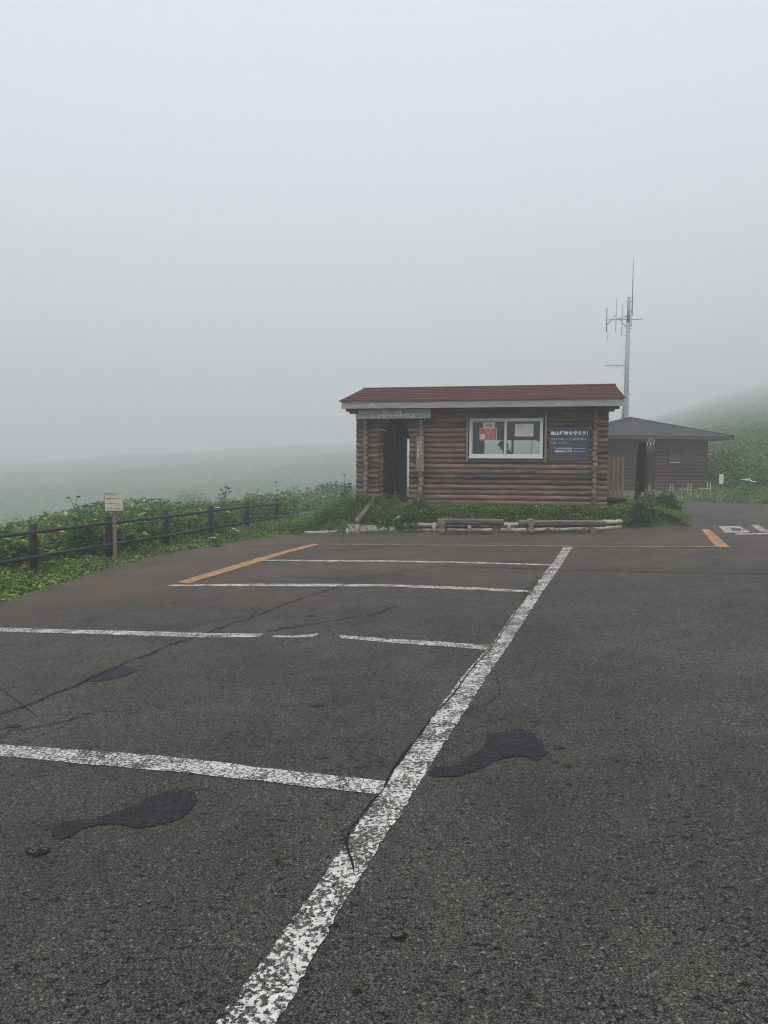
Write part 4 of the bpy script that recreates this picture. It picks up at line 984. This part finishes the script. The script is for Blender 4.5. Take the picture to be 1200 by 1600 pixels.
# ------------------------------------------------------------------ pale log edging of the planting bed
def edging(name, pts, rows, label, stakes, r0_=.055, group='bleached log edging of the planting bed'):
    r_ = empty(name, (pts[0][0], pts[0][1], P(*pts[0])), 0, label, 'edging', group); o = r_.location
    for k, zc in enumerate(rows):
        mb = MB()
        pp = [Vector((x - o.x, y - o.y + .03 * k, P(x, y) + zc - o.z)) for x, y in pts]
        for a, b in zip(pp, pp[1:]):
            n = 5; q_ = [a.lerp(b, i / n) + Vector((0, random.uniform(-.012, .012), random.uniform(-.008, .008))) for i in range(n + 1)]
            q_[0] -= (b - a).normalized() * .04
            mb.tube(q_, [r0_ * random.uniform(.82, 1.08) for _ in q_], 10, 0, 0, .04, True, .01)
        mb.build('rail_log', M['pale_log'], r_)
    for (x, y, h) in stakes:
        mb = MB(); z = P(x, y) - o.z; l = random.uniform(-.02, .02); mb.tube([(x - o.x, y - o.y - .10, z - .05), (x - o.x + l, y - o.y - .10, z + h * .5), (x - o.x + l * 2, y - o.y - .08, z + h)], [.045, .048, .042], 9, 0, 0, .08); mb.build('stake', M['pale_log'], r_)
    return r_
E1 = [(.55, 18.15), (1.47, 17.90), (2.4, 17.55), (3.2, 17.25), (4.1, 17.0), (5.0, 16.85), (5.75, 17.15)]
edging('log_edging', E1, (.06, .20), 'low bleached log rail in two rows behind the benches', [(1.28, 18.0, .26), (2.15, 17.7, .24), (3.05, 17.35, .25), (3.95, 17.05, .25), (4.75, 16.95, .24)])
edging('log_edging', [(-2.05, 18.62), (-1.45, 18.62), (-.9, 18.5)], (.05,), 'thin bleached logs on the ground left of the leaning log rail', [(-.93, 18.5, .14)], .05)
pr_ = empty('stake_edging', (-.45, 18.42, P(-.45, 18.42)), 0, 'row of short upright bleached stakes under a flat log below the porch steps', 'edging')
for i in range(15):
    x = -.42 + i * .066; h = random.uniform(.11, .19); mb = MB(); mb.tube([(x, 0, -.05), (x + random.uniform(-.01, .01), 0, h)], [.032, .030], 8, 0, 0, .1); mb.build('stake', M['pale_log'], pr_)
mb = MB(); mb.beam((-.5, .09, .19), (.25, .09, .17), .10, .07); mb.build('rail_log', M['pale_log'], pr_)
mb = MB(); mb.box((.60, -.12, -.03), (.85, .10, .20)); mb.build('end_block', M['pale_log'], pr_)
# leaning hand rail of the steps
hr = empty('leaning_log', (-.72, 18.35, P(-.7, 18.35)), 0, 'thick grey log leaning from the bed edging up to the porch doorway', 'log')
mb = MB(); a = Vector((0, 0, .30)); b = Vector((.50, 1.02, .93)); mb.tube([a.lerp(b, i / 6) + Vector((random.uniform(-.008, .008), 0, random.uniform(-.008, .008))) for i in range(7)], .075, 12, 0, 1, .02, True, .015); mb.build('log', [M['bench'], M['log_end']], hr)
mb = MB(); mb.tube([(.03, .03, -.05), (.03, .03, .26)], .06, 9, 0, 0, .06); mb.build('support', M['pale_log'], hr)
for i, (dy, dz) in enumerate(((-.14, -.02), (-.42, -.17), (-.72, -.32))):
    s0 = cw(1.08, dy, dz - .04); st_ = empty('log_step', s0, -TH, ['top log step against the porch floor', 'second log step below the porch doorway', 'lowest log step half hidden in the plants'][i], 'step', 'log steps to the porch')
    mb = MB(); mb.tube([(-.40, 0, 0), (0, 0, .01), (.40, 0, 0)], .07, 10, 0, 1, .03, True, .01); mb.build('tread_log', [M['bench'], M['log_end']], st_)
mb = MB(); mb.tube([tuple(cw(1.30, -.95, -.36)), tuple(cw(1.62, -.12, .02))], .05, 9, 0, 0, .04)
setp(mb.build('leaning_pole', M['pale_log']), 'thin bleached pole leaning in the weeds right of the porch steps', 'pole')

# ------------------------------------------------------------------ small white barriers and sign before the brown building
def gpt(px, D): return (px - 600) / F * D
for i, (px, D, h) in enumerate(((1049, 29.6, .42), (1077, 29.3, .46), (1107, 29.0, .46), (1034, 28.6, .18), (1063, 28.4, .18), (1093, 28.2, .18))):
    x = gpt(px, D); z = tz(x, D); big_ = h > .3
    lab = (['tall white peg barrier in the grass before the building window, leftmost of three', 'tall white peg barrier with a cross bar, middle of three', 'tall white peg barrier with a cross bar at the right corner of the brown building',
            'small pair of white pegs at the gravel edge, leftmost', 'small pair of white pegs at the gravel edge, middle one', 'small pair of white pegs at the gravel edge, rightmost'])[i]
    r_ = empty('peg_barrier', (x, D, z), 0, lab, 'barrier', 'white pegs in front of the brown building')
    top = h + (.25 if big_ else 0.08)
    for dx in (-.07, .07):
        mb = MB(); mb.tube([(dx * .6, 0, 0), (dx, 0, top * .6), (dx * .8, 0, top)], .009, 6); mb.build('peg', M['white_paint'], r_)
    if big_ and i:
        mb = MB(); mb.box((-.42, -.01, top * .62), (.07, .01, top * .62 + .018)); mb.build('cross_bar', M['white_paint'], r_)
x = 14.6; z = tz(x, 30.8)
ws = empty('post_sign', (x, 30.8, z), R(-5), 'small white upright sign on a dark post in the grass right of the brown building', 'sign')
mb = MB(); mb.box((-.02, -.02, -.1), (.02, .02, .75)); mb.build('post', M['picket_edge'], ws)
mb = MB(); mb.box((-.085, -.045, .45), (.085, -.022, .86)); bd = mb.build('board', M['white_paint'], ws)
for i, ch in enumerate('立入禁止'): text(ch, .07, M['ink'], bd, (0, -.047, .80 - i * .09), hmax=.06, wmax=.06, ext=.001)

# ------------------------------------------------------------------ plants
def fpt(t, s): return (FX + DX * t - DY * s, FY + DY * t + DX * s)      # t metres along the fence, s metres beyond it
def band(n, t0, t1, s0, s1):
    t = rng.uniform(t0, t1, n); s = s0 + (s1 - s0) * rng.uniform(0, 1, n); return np.stack([FX + DX * t - DY * s, FY + DY * t + DX * s], 1), s
parts = []
xy, s = band(2600, -7, 12, .45, 3.6); h = rng.uniform(.35, .68, len(xy)) + s * .03 + .12 * np.sin(xy[:, 1] * 4.1 + xy[:, 0] * 3) + .14 * np.sin(xy[:, 1] * 1.7) * np.sin(xy[:, 1] * .6 + 1)
parts.append(herb_leaves(xy, h, 30, .145, .34, .19, (-.2, .8), .12))
xy, s = band(1100, -7, 12, .5, 3.2); h = rng.uniform(.45, .88, len(xy)) + s * .04
parts.append(herb_leaves(xy, h, 30, .085, .22, .10, (.1, 1.1), .2))
xy, s = band(420, -7, 12, .4, 3.2); parts.append(herb_leaves(xy, rng.uniform(.35, .85, len(xy)), 14, .24, .5, .22, (-.1, .6), .3))
xy, s = band(9, 9.0, 12, .5, 2.0); parts.append(herb_leaves(xy, rng.uniform(.9, 1.2, len(xy)), 60, .12, .4, .25, (-.1, .8), .2))
xy, s = band(2200, 10, 40, 2.5, 16); h = rng.uniform(.15, .5, len(xy))
parts.append(herb_leaves(xy, h, 24, .16, .35, .25, (-.2, .8), .12))
xy, s = band(1500, -7, 12, .2, 3.0); k = np.sin(xy[:, 1] * 3.3) * np.sin(xy[:, 1] * 1.1 + 2) > -.2; xy = xy[k]; parts.append(blades(xy, rng.uniform(.5, 1.05, len(xy)), .011 * rng.uniform(.6, 1.4, len(xy))))
V_, F_ = merge(parts); setp(np_mesh('hedge_plants', V_, F_, M['leaf']), 'dense tall leafy weeds growing behind the rail fence', 'weeds', kind='stuff')
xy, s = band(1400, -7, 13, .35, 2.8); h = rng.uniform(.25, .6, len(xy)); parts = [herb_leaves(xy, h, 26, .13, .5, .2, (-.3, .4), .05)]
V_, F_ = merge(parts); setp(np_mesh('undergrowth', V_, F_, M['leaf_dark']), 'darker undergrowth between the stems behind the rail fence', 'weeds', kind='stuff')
# verge between asphalt and fence
VERGE = [fpt(-8, .6), fpt(14, .6), (-1.5, 21.5), (-.95, 19.6), (-.8, 18.75), (-1.35, 18.75), (-2.0, 18.6), (-2.67, 18.46), (-3.85, 16.46), (-4.62, 14.78), (-4.97, 12.31), (-5.02, 10.34), (-5.05, 9.34), (-5.2, 6), (-5.2, 4)]
edge = np.array([(-5.2, 4), (-5.2, 6), (-5.05, 9.34), (-5.02, 10.34), (-4.97, 12.31), (-4.62, 14.78), (-3.85, 16.46), (-2.67, 18.46), (-2.0, 18.6), (-1.35, 18.75)])
def edist(xy, poly_):
    d = np.full(len(xy), 9.0)
    for a, b in zip(poly_[:-1], poly_[1:]):
        ab = b - a; t = np.clip(((xy - a) @ ab) / (ab @ ab), 0, 1); d = np.minimum(d, np.linalg.norm(xy - a - t[:, None] * ab, axis=1))
    return d
q1 = scatter(VERGE, 5600); ed = edist(q1, edge); k = rng.uniform(0, 1, len(q1)) < np.clip(.35 + ed * 1.6, 0, 1); q1 = q1[k]; ed = ed[k]
hh_ = np.clip(.04 + ed * .16, .04, .24) * rng.uniform(.5, 1.3, len(q1))
parts = [herb_leaves(q1, hh_, 12, .075, .6, .08, (-.1, .7), .1)]
V_, F_ = merge(parts); setp(np_mesh('verge_herbs', V_, F_, M['leaf_bed']), 'low clover and herbs along the edge of the asphalt in front of the fence', 'ground plants', kind='stuff')
q2 = scatter(VERGE, 26000); ed = edist(q2, edge); k = rng.uniform(0, 1, len(q2)) < np.clip(.25 + ed * 1.5, 0, 1) * (np.sin(q2[:, 1] * 2.1) * .3 + .7); q2 = q2[k]; ed = ed[k]
# stray tufts that creep over the asphalt edge
t_ = rng.uniform(0, 1, 2600); ei = rng.integers(0, len(edge) - 1, 2600); st = edge[ei] + (edge[ei + 1] - edge[ei]) * t_[:, None] + rng.normal(0, .05, (2600, 2))
V1 = blades(q2, np.clip(.04 + ed * .16, .04, .26) * rng.uniform(.5, 1.4, len(q2)), .008 * rng.uniform(.7, 1.5, len(q2)))
V2 = blades(st, rng.uniform(.02, .07, len(st)), .006 * rng.uniform(.7, 1.5, len(st)), lambda x, y: np.maximum(terr(x, y), GA * x + GB * y + .0))
V_, F_ = merge([V1, V2]); setp(np_mesh('verge_grass', V_, F_, M['grassb']), 'thin grass along the left edge of the asphalt', 'grass', kind='stuff')
# planting bed in front of the cabin
BED = [(-.9, 18.75), (-.3, 18.65), (.5, 18.25), (1.47, 18.0), (3.11, 17.4), (5.15, 16.98), (5.9, 17.35), (6.75, 17.6), (7.35, 18.2), (7.5, 19.4), (6.4, 19.2), (5.85, 18.15), (3.5, 18.65), (1.5, 19.0), (-.2, 19.35), (-1.0, 19.4)]
bx, by = np.meshgrid(np.linspace(-.9, 6.3, 60), np.linspace(0, 1, 2))
q3 = scatter(BED, 2600)
u_, v_ = (q3[:, 0] - CO.x) * CU.x + (q3[:, 1] - CO.y) * CU.y, (q3[:, 0] - CO.x) * CV.x + (q3[:, 1] - CO.y) * CV.y
steps = (u_ > .62) & (u_ < 1.42) & (v_ > -.62)
hb = rng.uniform(.03, .14, len(q3)) * (1 + .3 * np.sin(q3[:, 0] * 3.1)) * np.where(v_ > -.5, .75, 1.0)
hb[steps] *= .25
parts = [herb_leaves(q3, hb, 18, .095, .6, .12, (-.1, .7), .1)]
q4 = scatter([(-1.0, 18.8), (.55, 18.3), (.35, 19.2), (-1.2, 19.5), (-2.2, 20.5), (-3.0, 20.5), (-2.8, 19.0)], 700)
parts.append(herb_leaves(q4, rng.uniform(.15, .42, len(q4)), 26, .07, .35, .10, (.1, 1.0), .1))
V_, F_ = merge(parts); setp(np_mesh('bed_plants', V_, F_, M['leaf_bed']), 'low green leafy plants filling the bed along the cabin front', 'ground plants', kind='stuff')
q5 = scatter(BED, 9000); V_, F_ = blades(q5, rng.uniform(.04, .20, len(q5)), .008 * rng.uniform(.7, 1.4, len(q5)))
setp(np_mesh('bed_grass', V_, F_, M['grassb']), 'thin grass blades among the plants in the cabin bed', 'grass', kind='stuff')
# little yellow green weeds along the foot of the edging
ft = np.array(E1); t_ = rng.uniform(0, 1, 700); ei = rng.integers(0, len(ft) - 1, 700); st = ft[ei] + (ft[ei + 1] - ft[ei]) * t_[:, None] + np.stack([rng.normal(0, .06, 700), rng.normal(-.06, .05, 700)], 1)
V_, F_ = herb_leaves(st, rng.uniform(.03, .13, 700), 8, .04, .5, .05, (0, .9), .1); setp(np_mesh('edging_weeds', V_, F_, M['leaf_bed']), 'small weeds at the foot of the pale logs behind the benches', 'ground plants', kind='stuff')
# grass tongue right of the bed
TONG = [(6.0, 17.35), (6.75, 17.68), (7.15, 17.65), (7.3, 16.95), (7.65, 17.6), (7.75, 18.6), (7.9, 20.3), (8.4, 23.5), (7.6, 24), (6.9, 20.5), (6.5, 19.2), (6.2, 18.3)]
q6 = scatter(TONG, 18000); V1 = blades(q6, rng.uniform(.03, .10, len(q6)), .009 * rng.uniform(.7, 1.4, len(q6))); q7 = scatter(TONG, 2600)
V2 = herb_leaves(q7, rng.uniform(.03, .10, len(q7)), 8, .05, .5, .06, (0, .8), .1); V_, F_ = merge([V1, V2]); setp(np_mesh('lawn_tongue', V_, F_, M['grassb']), 'short grass between the cabin bed and the gravel road', 'grass', kind='stuff')
# grass round the brown building and the verge on the far side of the gravel
FARG = [(7.0, 21.5), (8.2, 23.5), (9.0, 27.6), (11.6, 29.1), (13.5, 25.2), (17.2, 24.3), (30, 23.2), (34, 30), (20, 38), (16.2, 33), (14.9, 31.8), (9.5, 31.2), (6.5, 28), (6.4, 23.5)]
q8 = scatter(FARG, 22000); V1 = blades(q8, rng.uniform(.08, .30, len(q8)), .016 * rng.uniform(.7, 1.5, len(q8))); q9 = scatter(FARG, 4200)
V2 = herb_leaves(q9, rng.uniform(.1, .45, len(q9)), 12, .11, .4, .12, (0, .9), .1); V_, F_ = merge([V1, V2]); setp(np_mesh('roadside_grass', V_, F_, M['grassb']), 'rough grass beyond the gravel road around the brown building', 'grass', kind='stuff')
# bamboo grass on the near hill
def polar(n, r0, r1, a0, a1, pw=1.0):
    r = r0 + (r1 - r0) * rng.uniform(0, 1, n) ** pw; a = rng.uniform(a0, a1, n); return np.stack([np.sin(a) * r, np.cos(a) * r], 1), r
a_, r_h = polar(26000, 33, 300, .24, .72, 1.9)
bu, bv_ = (a_[:, 0] - bl.location.x) * BU_.x + (a_[:, 1] - bl.location.y) * BU_.y, (a_[:, 0] - bl.location.x) * BV_.x + (a_[:, 1] - bl.location.y) * BV_.y
k = ~((abs(bu) < BA) & (abs(bv_) < BB + .3)) & (a_[:, 1] + .3 * (a_[:, 0] - 14) > 32); a_ = a_[k]; r_h = r_h[k]
clump = .6 + .6 * np.sin(a_[:, 0] * .8) * np.sin(a_[:, 1] * .7 + 1) + .3 * np.sin(a_[:, 0] * 2.3 + a_[:, 1] * 1.9)
fs_ = np.clip(r_h / 60, 1, 4.5); V_, F_ = herb_leaves(a_, np.clip(rng.uniform(.3, .9, len(a_)) + .35 * clump, .15, 1.8), 12, .28 * fs_, .22 + 0 * r_h[0], .40 * fs_, (-.2, .9), .1); setp(np_mesh('bamboo_grass', V_, F_, M['sasa']), 'bamboo grass covering the foggy hillside on the right', 'hillside plants', kind='stuff')
a_, r_h = polar(4000, 90, 300, -.1, .26, 1.3)
V_, F_ = herb_leaves(a_, rng.uniform(.5, 1.6, len(a_)), 8, .85, .4, 1.1, (-.1, .7), .1); setp(np_mesh('hill_scrub', V_, F_, M['sasa']), 'low scrub fading into the fog behind the cabin', 'hillside plants', kind='stuff')
a_, r_h = polar(26000, 26, 300, -.62, .12, 1.5)
ss = fence_s(a_[:, 0], a_[:, 1]); a_ = a_[ss > 3.5]
V_, F_ = herb_leaves(a_, np.clip(rng.uniform(.15, .6, len(a_)) + .7 * np.sin(a_[:, 0] * .4 + np.sin(a_[:, 1] * .21)) * np.sin(a_[:, 1] * .27), .1, 1.6), 10, .36 * np.clip(np.hypot(a_[:, 0], a_[:, 1]) / 90, 1, 3.5), .45, .45 * np.clip(np.hypot(a_[:, 0], a_[:, 1]) / 90, 1, 3.5), (-.1, .8), .1); setp(np_mesh('meadow', V_, F_, M['sasa']), 'green meadow plants on the misty slope beyond the fence', 'meadow', kind='stuff')

# ---- single plants one can tell apart
def leafy_bush(name, x, y, r0_, h, label, m='leaf_dark', n=900, ll=.07, lw=.45, group=None, cat='bush'):
    z = tz(x, y); o = empty(name, (x, y, z), 0, label, cat, group)
    d = rng.normal(0, 1, (n, 3)); d[:, 2] = np.abs(d[:, 2]); d /= np.linalg.norm(d, axis=1, keepdims=True); rad = rng.uniform(.35, 1, n) ** .6
    lob = 1 + .22 * np.sin(d[:, 0] * 5 + x) * np.cos(d[:, 1] * 4 + y) + rng.normal(0, .06, n)
    b = d * (rad * lob)[:, None] * np.array([r0_, r0_, h]); dd = d + rng.normal(0, .5, (n, 3)); dd[:, 2] += .25; dd /= np.linalg.norm(dd, axis=1, keepdims=True)
    ln = ll * rng.uniform(.6, 1.3, n); V, Fc = leaf_arrays(b, dd, ln, ln * lw); np_mesh('foliage', V, Fc, M[m], o)
    mb = MB()
    for k in range(5):
        a = k * 1.3 + x; mb.tube([(0, 0, -.05), (math.cos(a) * r0_ * .3, math.sin(a) * r0_ * .3, h * .45), (math.cos(a) * r0_ * .6, math.sin(a) * r0_ * .6, h * .8)], [.012, .008, .004], 5)
    mb.build('stem', M['stem_dry'], o); return o
leafy_bush('round_bush', 7.30, 18.35, .36, .50, 'rounded dark green bush right of the peeling notice board post', n=1500)
leafy_bush('round_bush', 6.35, 17.40, .34, .40, 'dark bush hanging over the right end of the pale log edging', n=1400)
leafy_bush('round_bush', 6.65, 18.0, .30, .42, 'mid green leafy bush at the foot of the peeling notice board post', 'leaf', n=900)
leafy_bush('trailing_bush', .62, 18.2, .26, .52, 'dark leafy bush spilling over the end of the short stake edging', n=900)
leafy_bush('trailing_bush', .95, 18.75, .30, .45, 'pale tipped shrub growing beside the porch steps', 'leaf_bed', n=700)
for (px, D, r0_, h, lab) in ((295, 95, 3.2, 3.0, 'dark shrub faintly seen in the fog above the middle of the fence'), (478, 60, 2.2, 1.4, 'foggy shrub beyond the last fence post, left one of a pair'), (520, 52, 2.0, 1.5, 'foggy shrub just left of the cabin, right one of a pair'), (420, 110, 3.5, 2.2, 'faint distant shrub in the fog above the last fence span'),
                             (505, 100, 5, 2.4, 'wide misty thicket high on the slope left of the cabin')):
    x = gpt(px, D); leafy_bush('misty_shrub', x, D, r0_, h, lab, 'leaf_dark', 1500, .35, .5, 'shrubs fading in the fog')
for (px, D, r0_, h, lab) in ((1150, 44, 1.6, 1.5, 'darker shrub on the hill just right of the brown building'), (1185, 50, 1.8, 1.6, 'shrub on the hillside by the right edge of the view'), (1135, 36.5, 1.1, 1.2, 'low shrub behind the small white post sign')):
    x = gpt(px, D); leafy_bush('hillside_shrub', x, D, r0_, h, lab, 'sasa', 1300, .22, .3, 'shrubs on the right hillside')
def umbel(name, px, D, h, label, heads, m='stem', fm='leaf', leaf=True, s=1.0, cat='plant', group=None):
    x = gpt(px, D); z = tz(x, D); o = empty(name, (x, D, z), 0, label, cat, group); mb = MB(); lean = random.uniform(-.05, .05)
    mb.tube([(0, 0, 0), (lean * .5, 0, h * .5), (lean, 0, h * .86)], [.012 * s, .009 * s, .006 * s], 6); hv = []
    fl = MB()
    for (dx, dz, sz) in heads:
        c = Vector((lean + dx, random.uniform(-.03, .03), h + dz)); mb.tube([(lean, 0, h * .84 + dz * .3), (lean + dx * .6, 0, h + dz - sz * .9), tuple(c - Vector((0, 0, sz * .6)))], [.006 * s, .005 * s, .004 * s], 5)
        for k in range(11):
            a = 2 * math.pi * k / 11; e = c + Vector((math.cos(a) * sz * random.uniform(.5, 1), math.sin(a) * sz * random.uniform(.5, 1), random.uniform(-.015, .01)))
            mb.tube([tuple(c - Vector((0, 0, sz * .6))), tuple(e)], [.003, .002], 4)
            rr0 = .018 * s * random.uniform(.7, 1.3)
            fl.add([e + Vector((rr0, 0, 0)), e + Vector((-rr0 * .5, rr0 * .9, .004)), e + Vector((-rr0 * .5, -rr0 * .9, 0)), e + Vector((0, 0, rr0 * .8))], [(0, 1, 3), (1, 2, 3), (2, 0, 3), (0, 2, 1)])
    mb.build('stem', M[m], o); fl.build('flower_head', M[fm], o)
    if leaf:
        n = 70; xy_ = np.zeros((n, 2)); b = np.stack([rng.normal(0, .05, n), rng.normal(0, .05, n), rng.uniform(.1, .7, n) * h], 1); a = rng.uniform(0, 6.28, n); dd = np.stack([np.cos(a), np.sin(a), rng.uniform(.1, .7, n)], 1); dd /= np.linalg.norm(dd, axis=1, keepdims=True)
        V, Fc = leaf_arrays(b, dd, rng.uniform(.08, .2, n), rng.uniform(.03, .06, n)); np_mesh('leaves', V, Fc, M['leaf'], o)
    return o
umbel('umbel_plant', 352, 17.6, 1.32, 'tall thin dry umbel stalk rising above the fence rails', [(-.09, 0, .05), (.04, .06, .05), (.12, -.06, .05), (.0, -.1, .04), (.1, .03, .04)], 'stem_dry', 'stem_dry', False)
umbel('umbel_plant', 119, 13.9, 1.32, 'forked thin stalk above the weeds left of the cream notice', [(-.11, 0, .04), (.09, .02, .04)], 'stem', 'leaf_dark', True)
umbel('umbel_plant', 142, 14.2, 1.15, 'brownish flat headed umbel plant left of the cream notice', [(0, 0, .12), (-.1, -.1, .07)], 'stem', 'stem_dry', True)
umbel('umbel_plant', 158, 14.1, 1.22, 'taller flat headed umbel plant right beside the cream notice', [(0, 0, .14), (.08, -.12, .08)], 'stem', 'stem_dry', True)
umbel('umbel_plant', 458, 21.5, 1.25, 'tall umbel plant just past the last fence post', [(0, 0, .12), (.15, -.1, .08), (-.14, -.16, .07)], 'stem', 'leaf', True)
umbel('tall_weed', 433, 22.2, 1.40, 'narrow leafy spike behind the last fence post', [(0, 0, .04)], 'stem', 'leaf_dark', True)
umbel('tall_weed', 540, 20.2, .9, 'upright leafy weed left of the cabin corner', [(0, 0, .03)], 'stem', 'leaf_dark', True)
umbel('hogweed', 1163, 27.2, .85, 'white flowering umbel plant in the grass at the right, left one', [(-.08, 0, .09), (.1, .02, .08)], 'stem', 'petal', True, 1.6)
umbel('hogweed', 1172, 27.6, .80, 'white flowering umbel plant in the grass at the right, right one', [(0, -.0, .1), (.16, -.06, .08)], 'stem', 'petal', True, 1.6)
def white_flowers(px, py, n, label):
    x, y, _ = g(px, py); z = tz(x, y); o = empty('white_flower', (x, y, z), 0, label, 'flower', 'white flowers at the asphalt edge'); mb = MB(); fl = MB()
    for k in range(n):
        a = random.uniform(0, 6.28); d_ = random.uniform(0, .16); c = Vector((math.cos(a) * d_, math.sin(a) * d_, random.uniform(.24, .36))); mb.tube([(0, 0, 0), tuple(c * .6), tuple(c)], [.004, .004, .003], 5)
        for j in range(14):
            b = 2 * math.pi * j / 14; t = Vector((math.cos(b), math.sin(b), random.uniform(-.2, .5))); sd = Vector((-math.sin(b), math.cos(b), 0)); rr0 = .042
            fl.add([c, c + t * rr0 * .6 + sd * .012, c + t * rr0, c + t * rr0 * .6 - sd * .012], [(0, 1, 2, 3)])
    mb.build('stem', M['stem'], o); fl.build('bloom', M['petal'], o); n2 = 60
    b = np.stack([rng.normal(0, .06, n2), rng.normal(0, .06, n2), rng.uniform(.0, .2, n2)], 1); a = rng.uniform(0, 6.28, n2); dd = np.stack([np.cos(a), np.sin(a), rng.uniform(.5, 1.5, n2)], 1); dd /= np.linalg.norm(dd, axis=1, keepdims=True)
    V, Fc = leaf_arrays(b, dd, rng.uniform(.08, .18, n2), rng.uniform(.015, .03, n2)); np_mesh('leaves', V, Fc, M['leaf'], o)
white_flowers(366, 846, 5, 'taller tuft of white flowers at the asphalt edge before the fence')
white_flowers(338, 856, 4, 'lower tuft of white flowers at the asphalt edge, nearer the camera')
umbel('umbel_plant', 338, 18.2, .85, 'pale flowered umbel behind the fence rails', [(0, 0, .06)], 'stem', 'petal', True)
# dead leaf on the asphalt
x, y, z = g(233, 1420, .028); mb = MB(); mb.add([(x - .014, y, z), (x, y - .008, z + .004), (x + .016, y + .002, z + .008), (x + .002, y + .009, z + .003)], [(0, 1, 2, 3)])
setp(mb.build('dead_leaf', M['plank']), 'tiny brown dead leaf lying on the asphalt at lower left', 'leaf')

# ------------------------------------------------------------------ haze
hz = MB(); hz.box((-760, -760, -24), (760, 760, 150))
n = NT('haze'); n.t.nodes.remove(n.tc)
v = n.t.nodes.new('ShaderNodeVolumePrincipled'); v.inputs['Color'].default_value = (.95, .965, .985, 1); v.inputs['Density'].default_value = .0056; v.inputs['Anisotropy'].default_value = 0.1
n.t.links.new(v.outputs[0], n.out.inputs['Volume'])
ho = hz.build('haze', n.mat); setp(ho, 'pale fog filling the air over the whole scene', 'fog', kind='stuff')
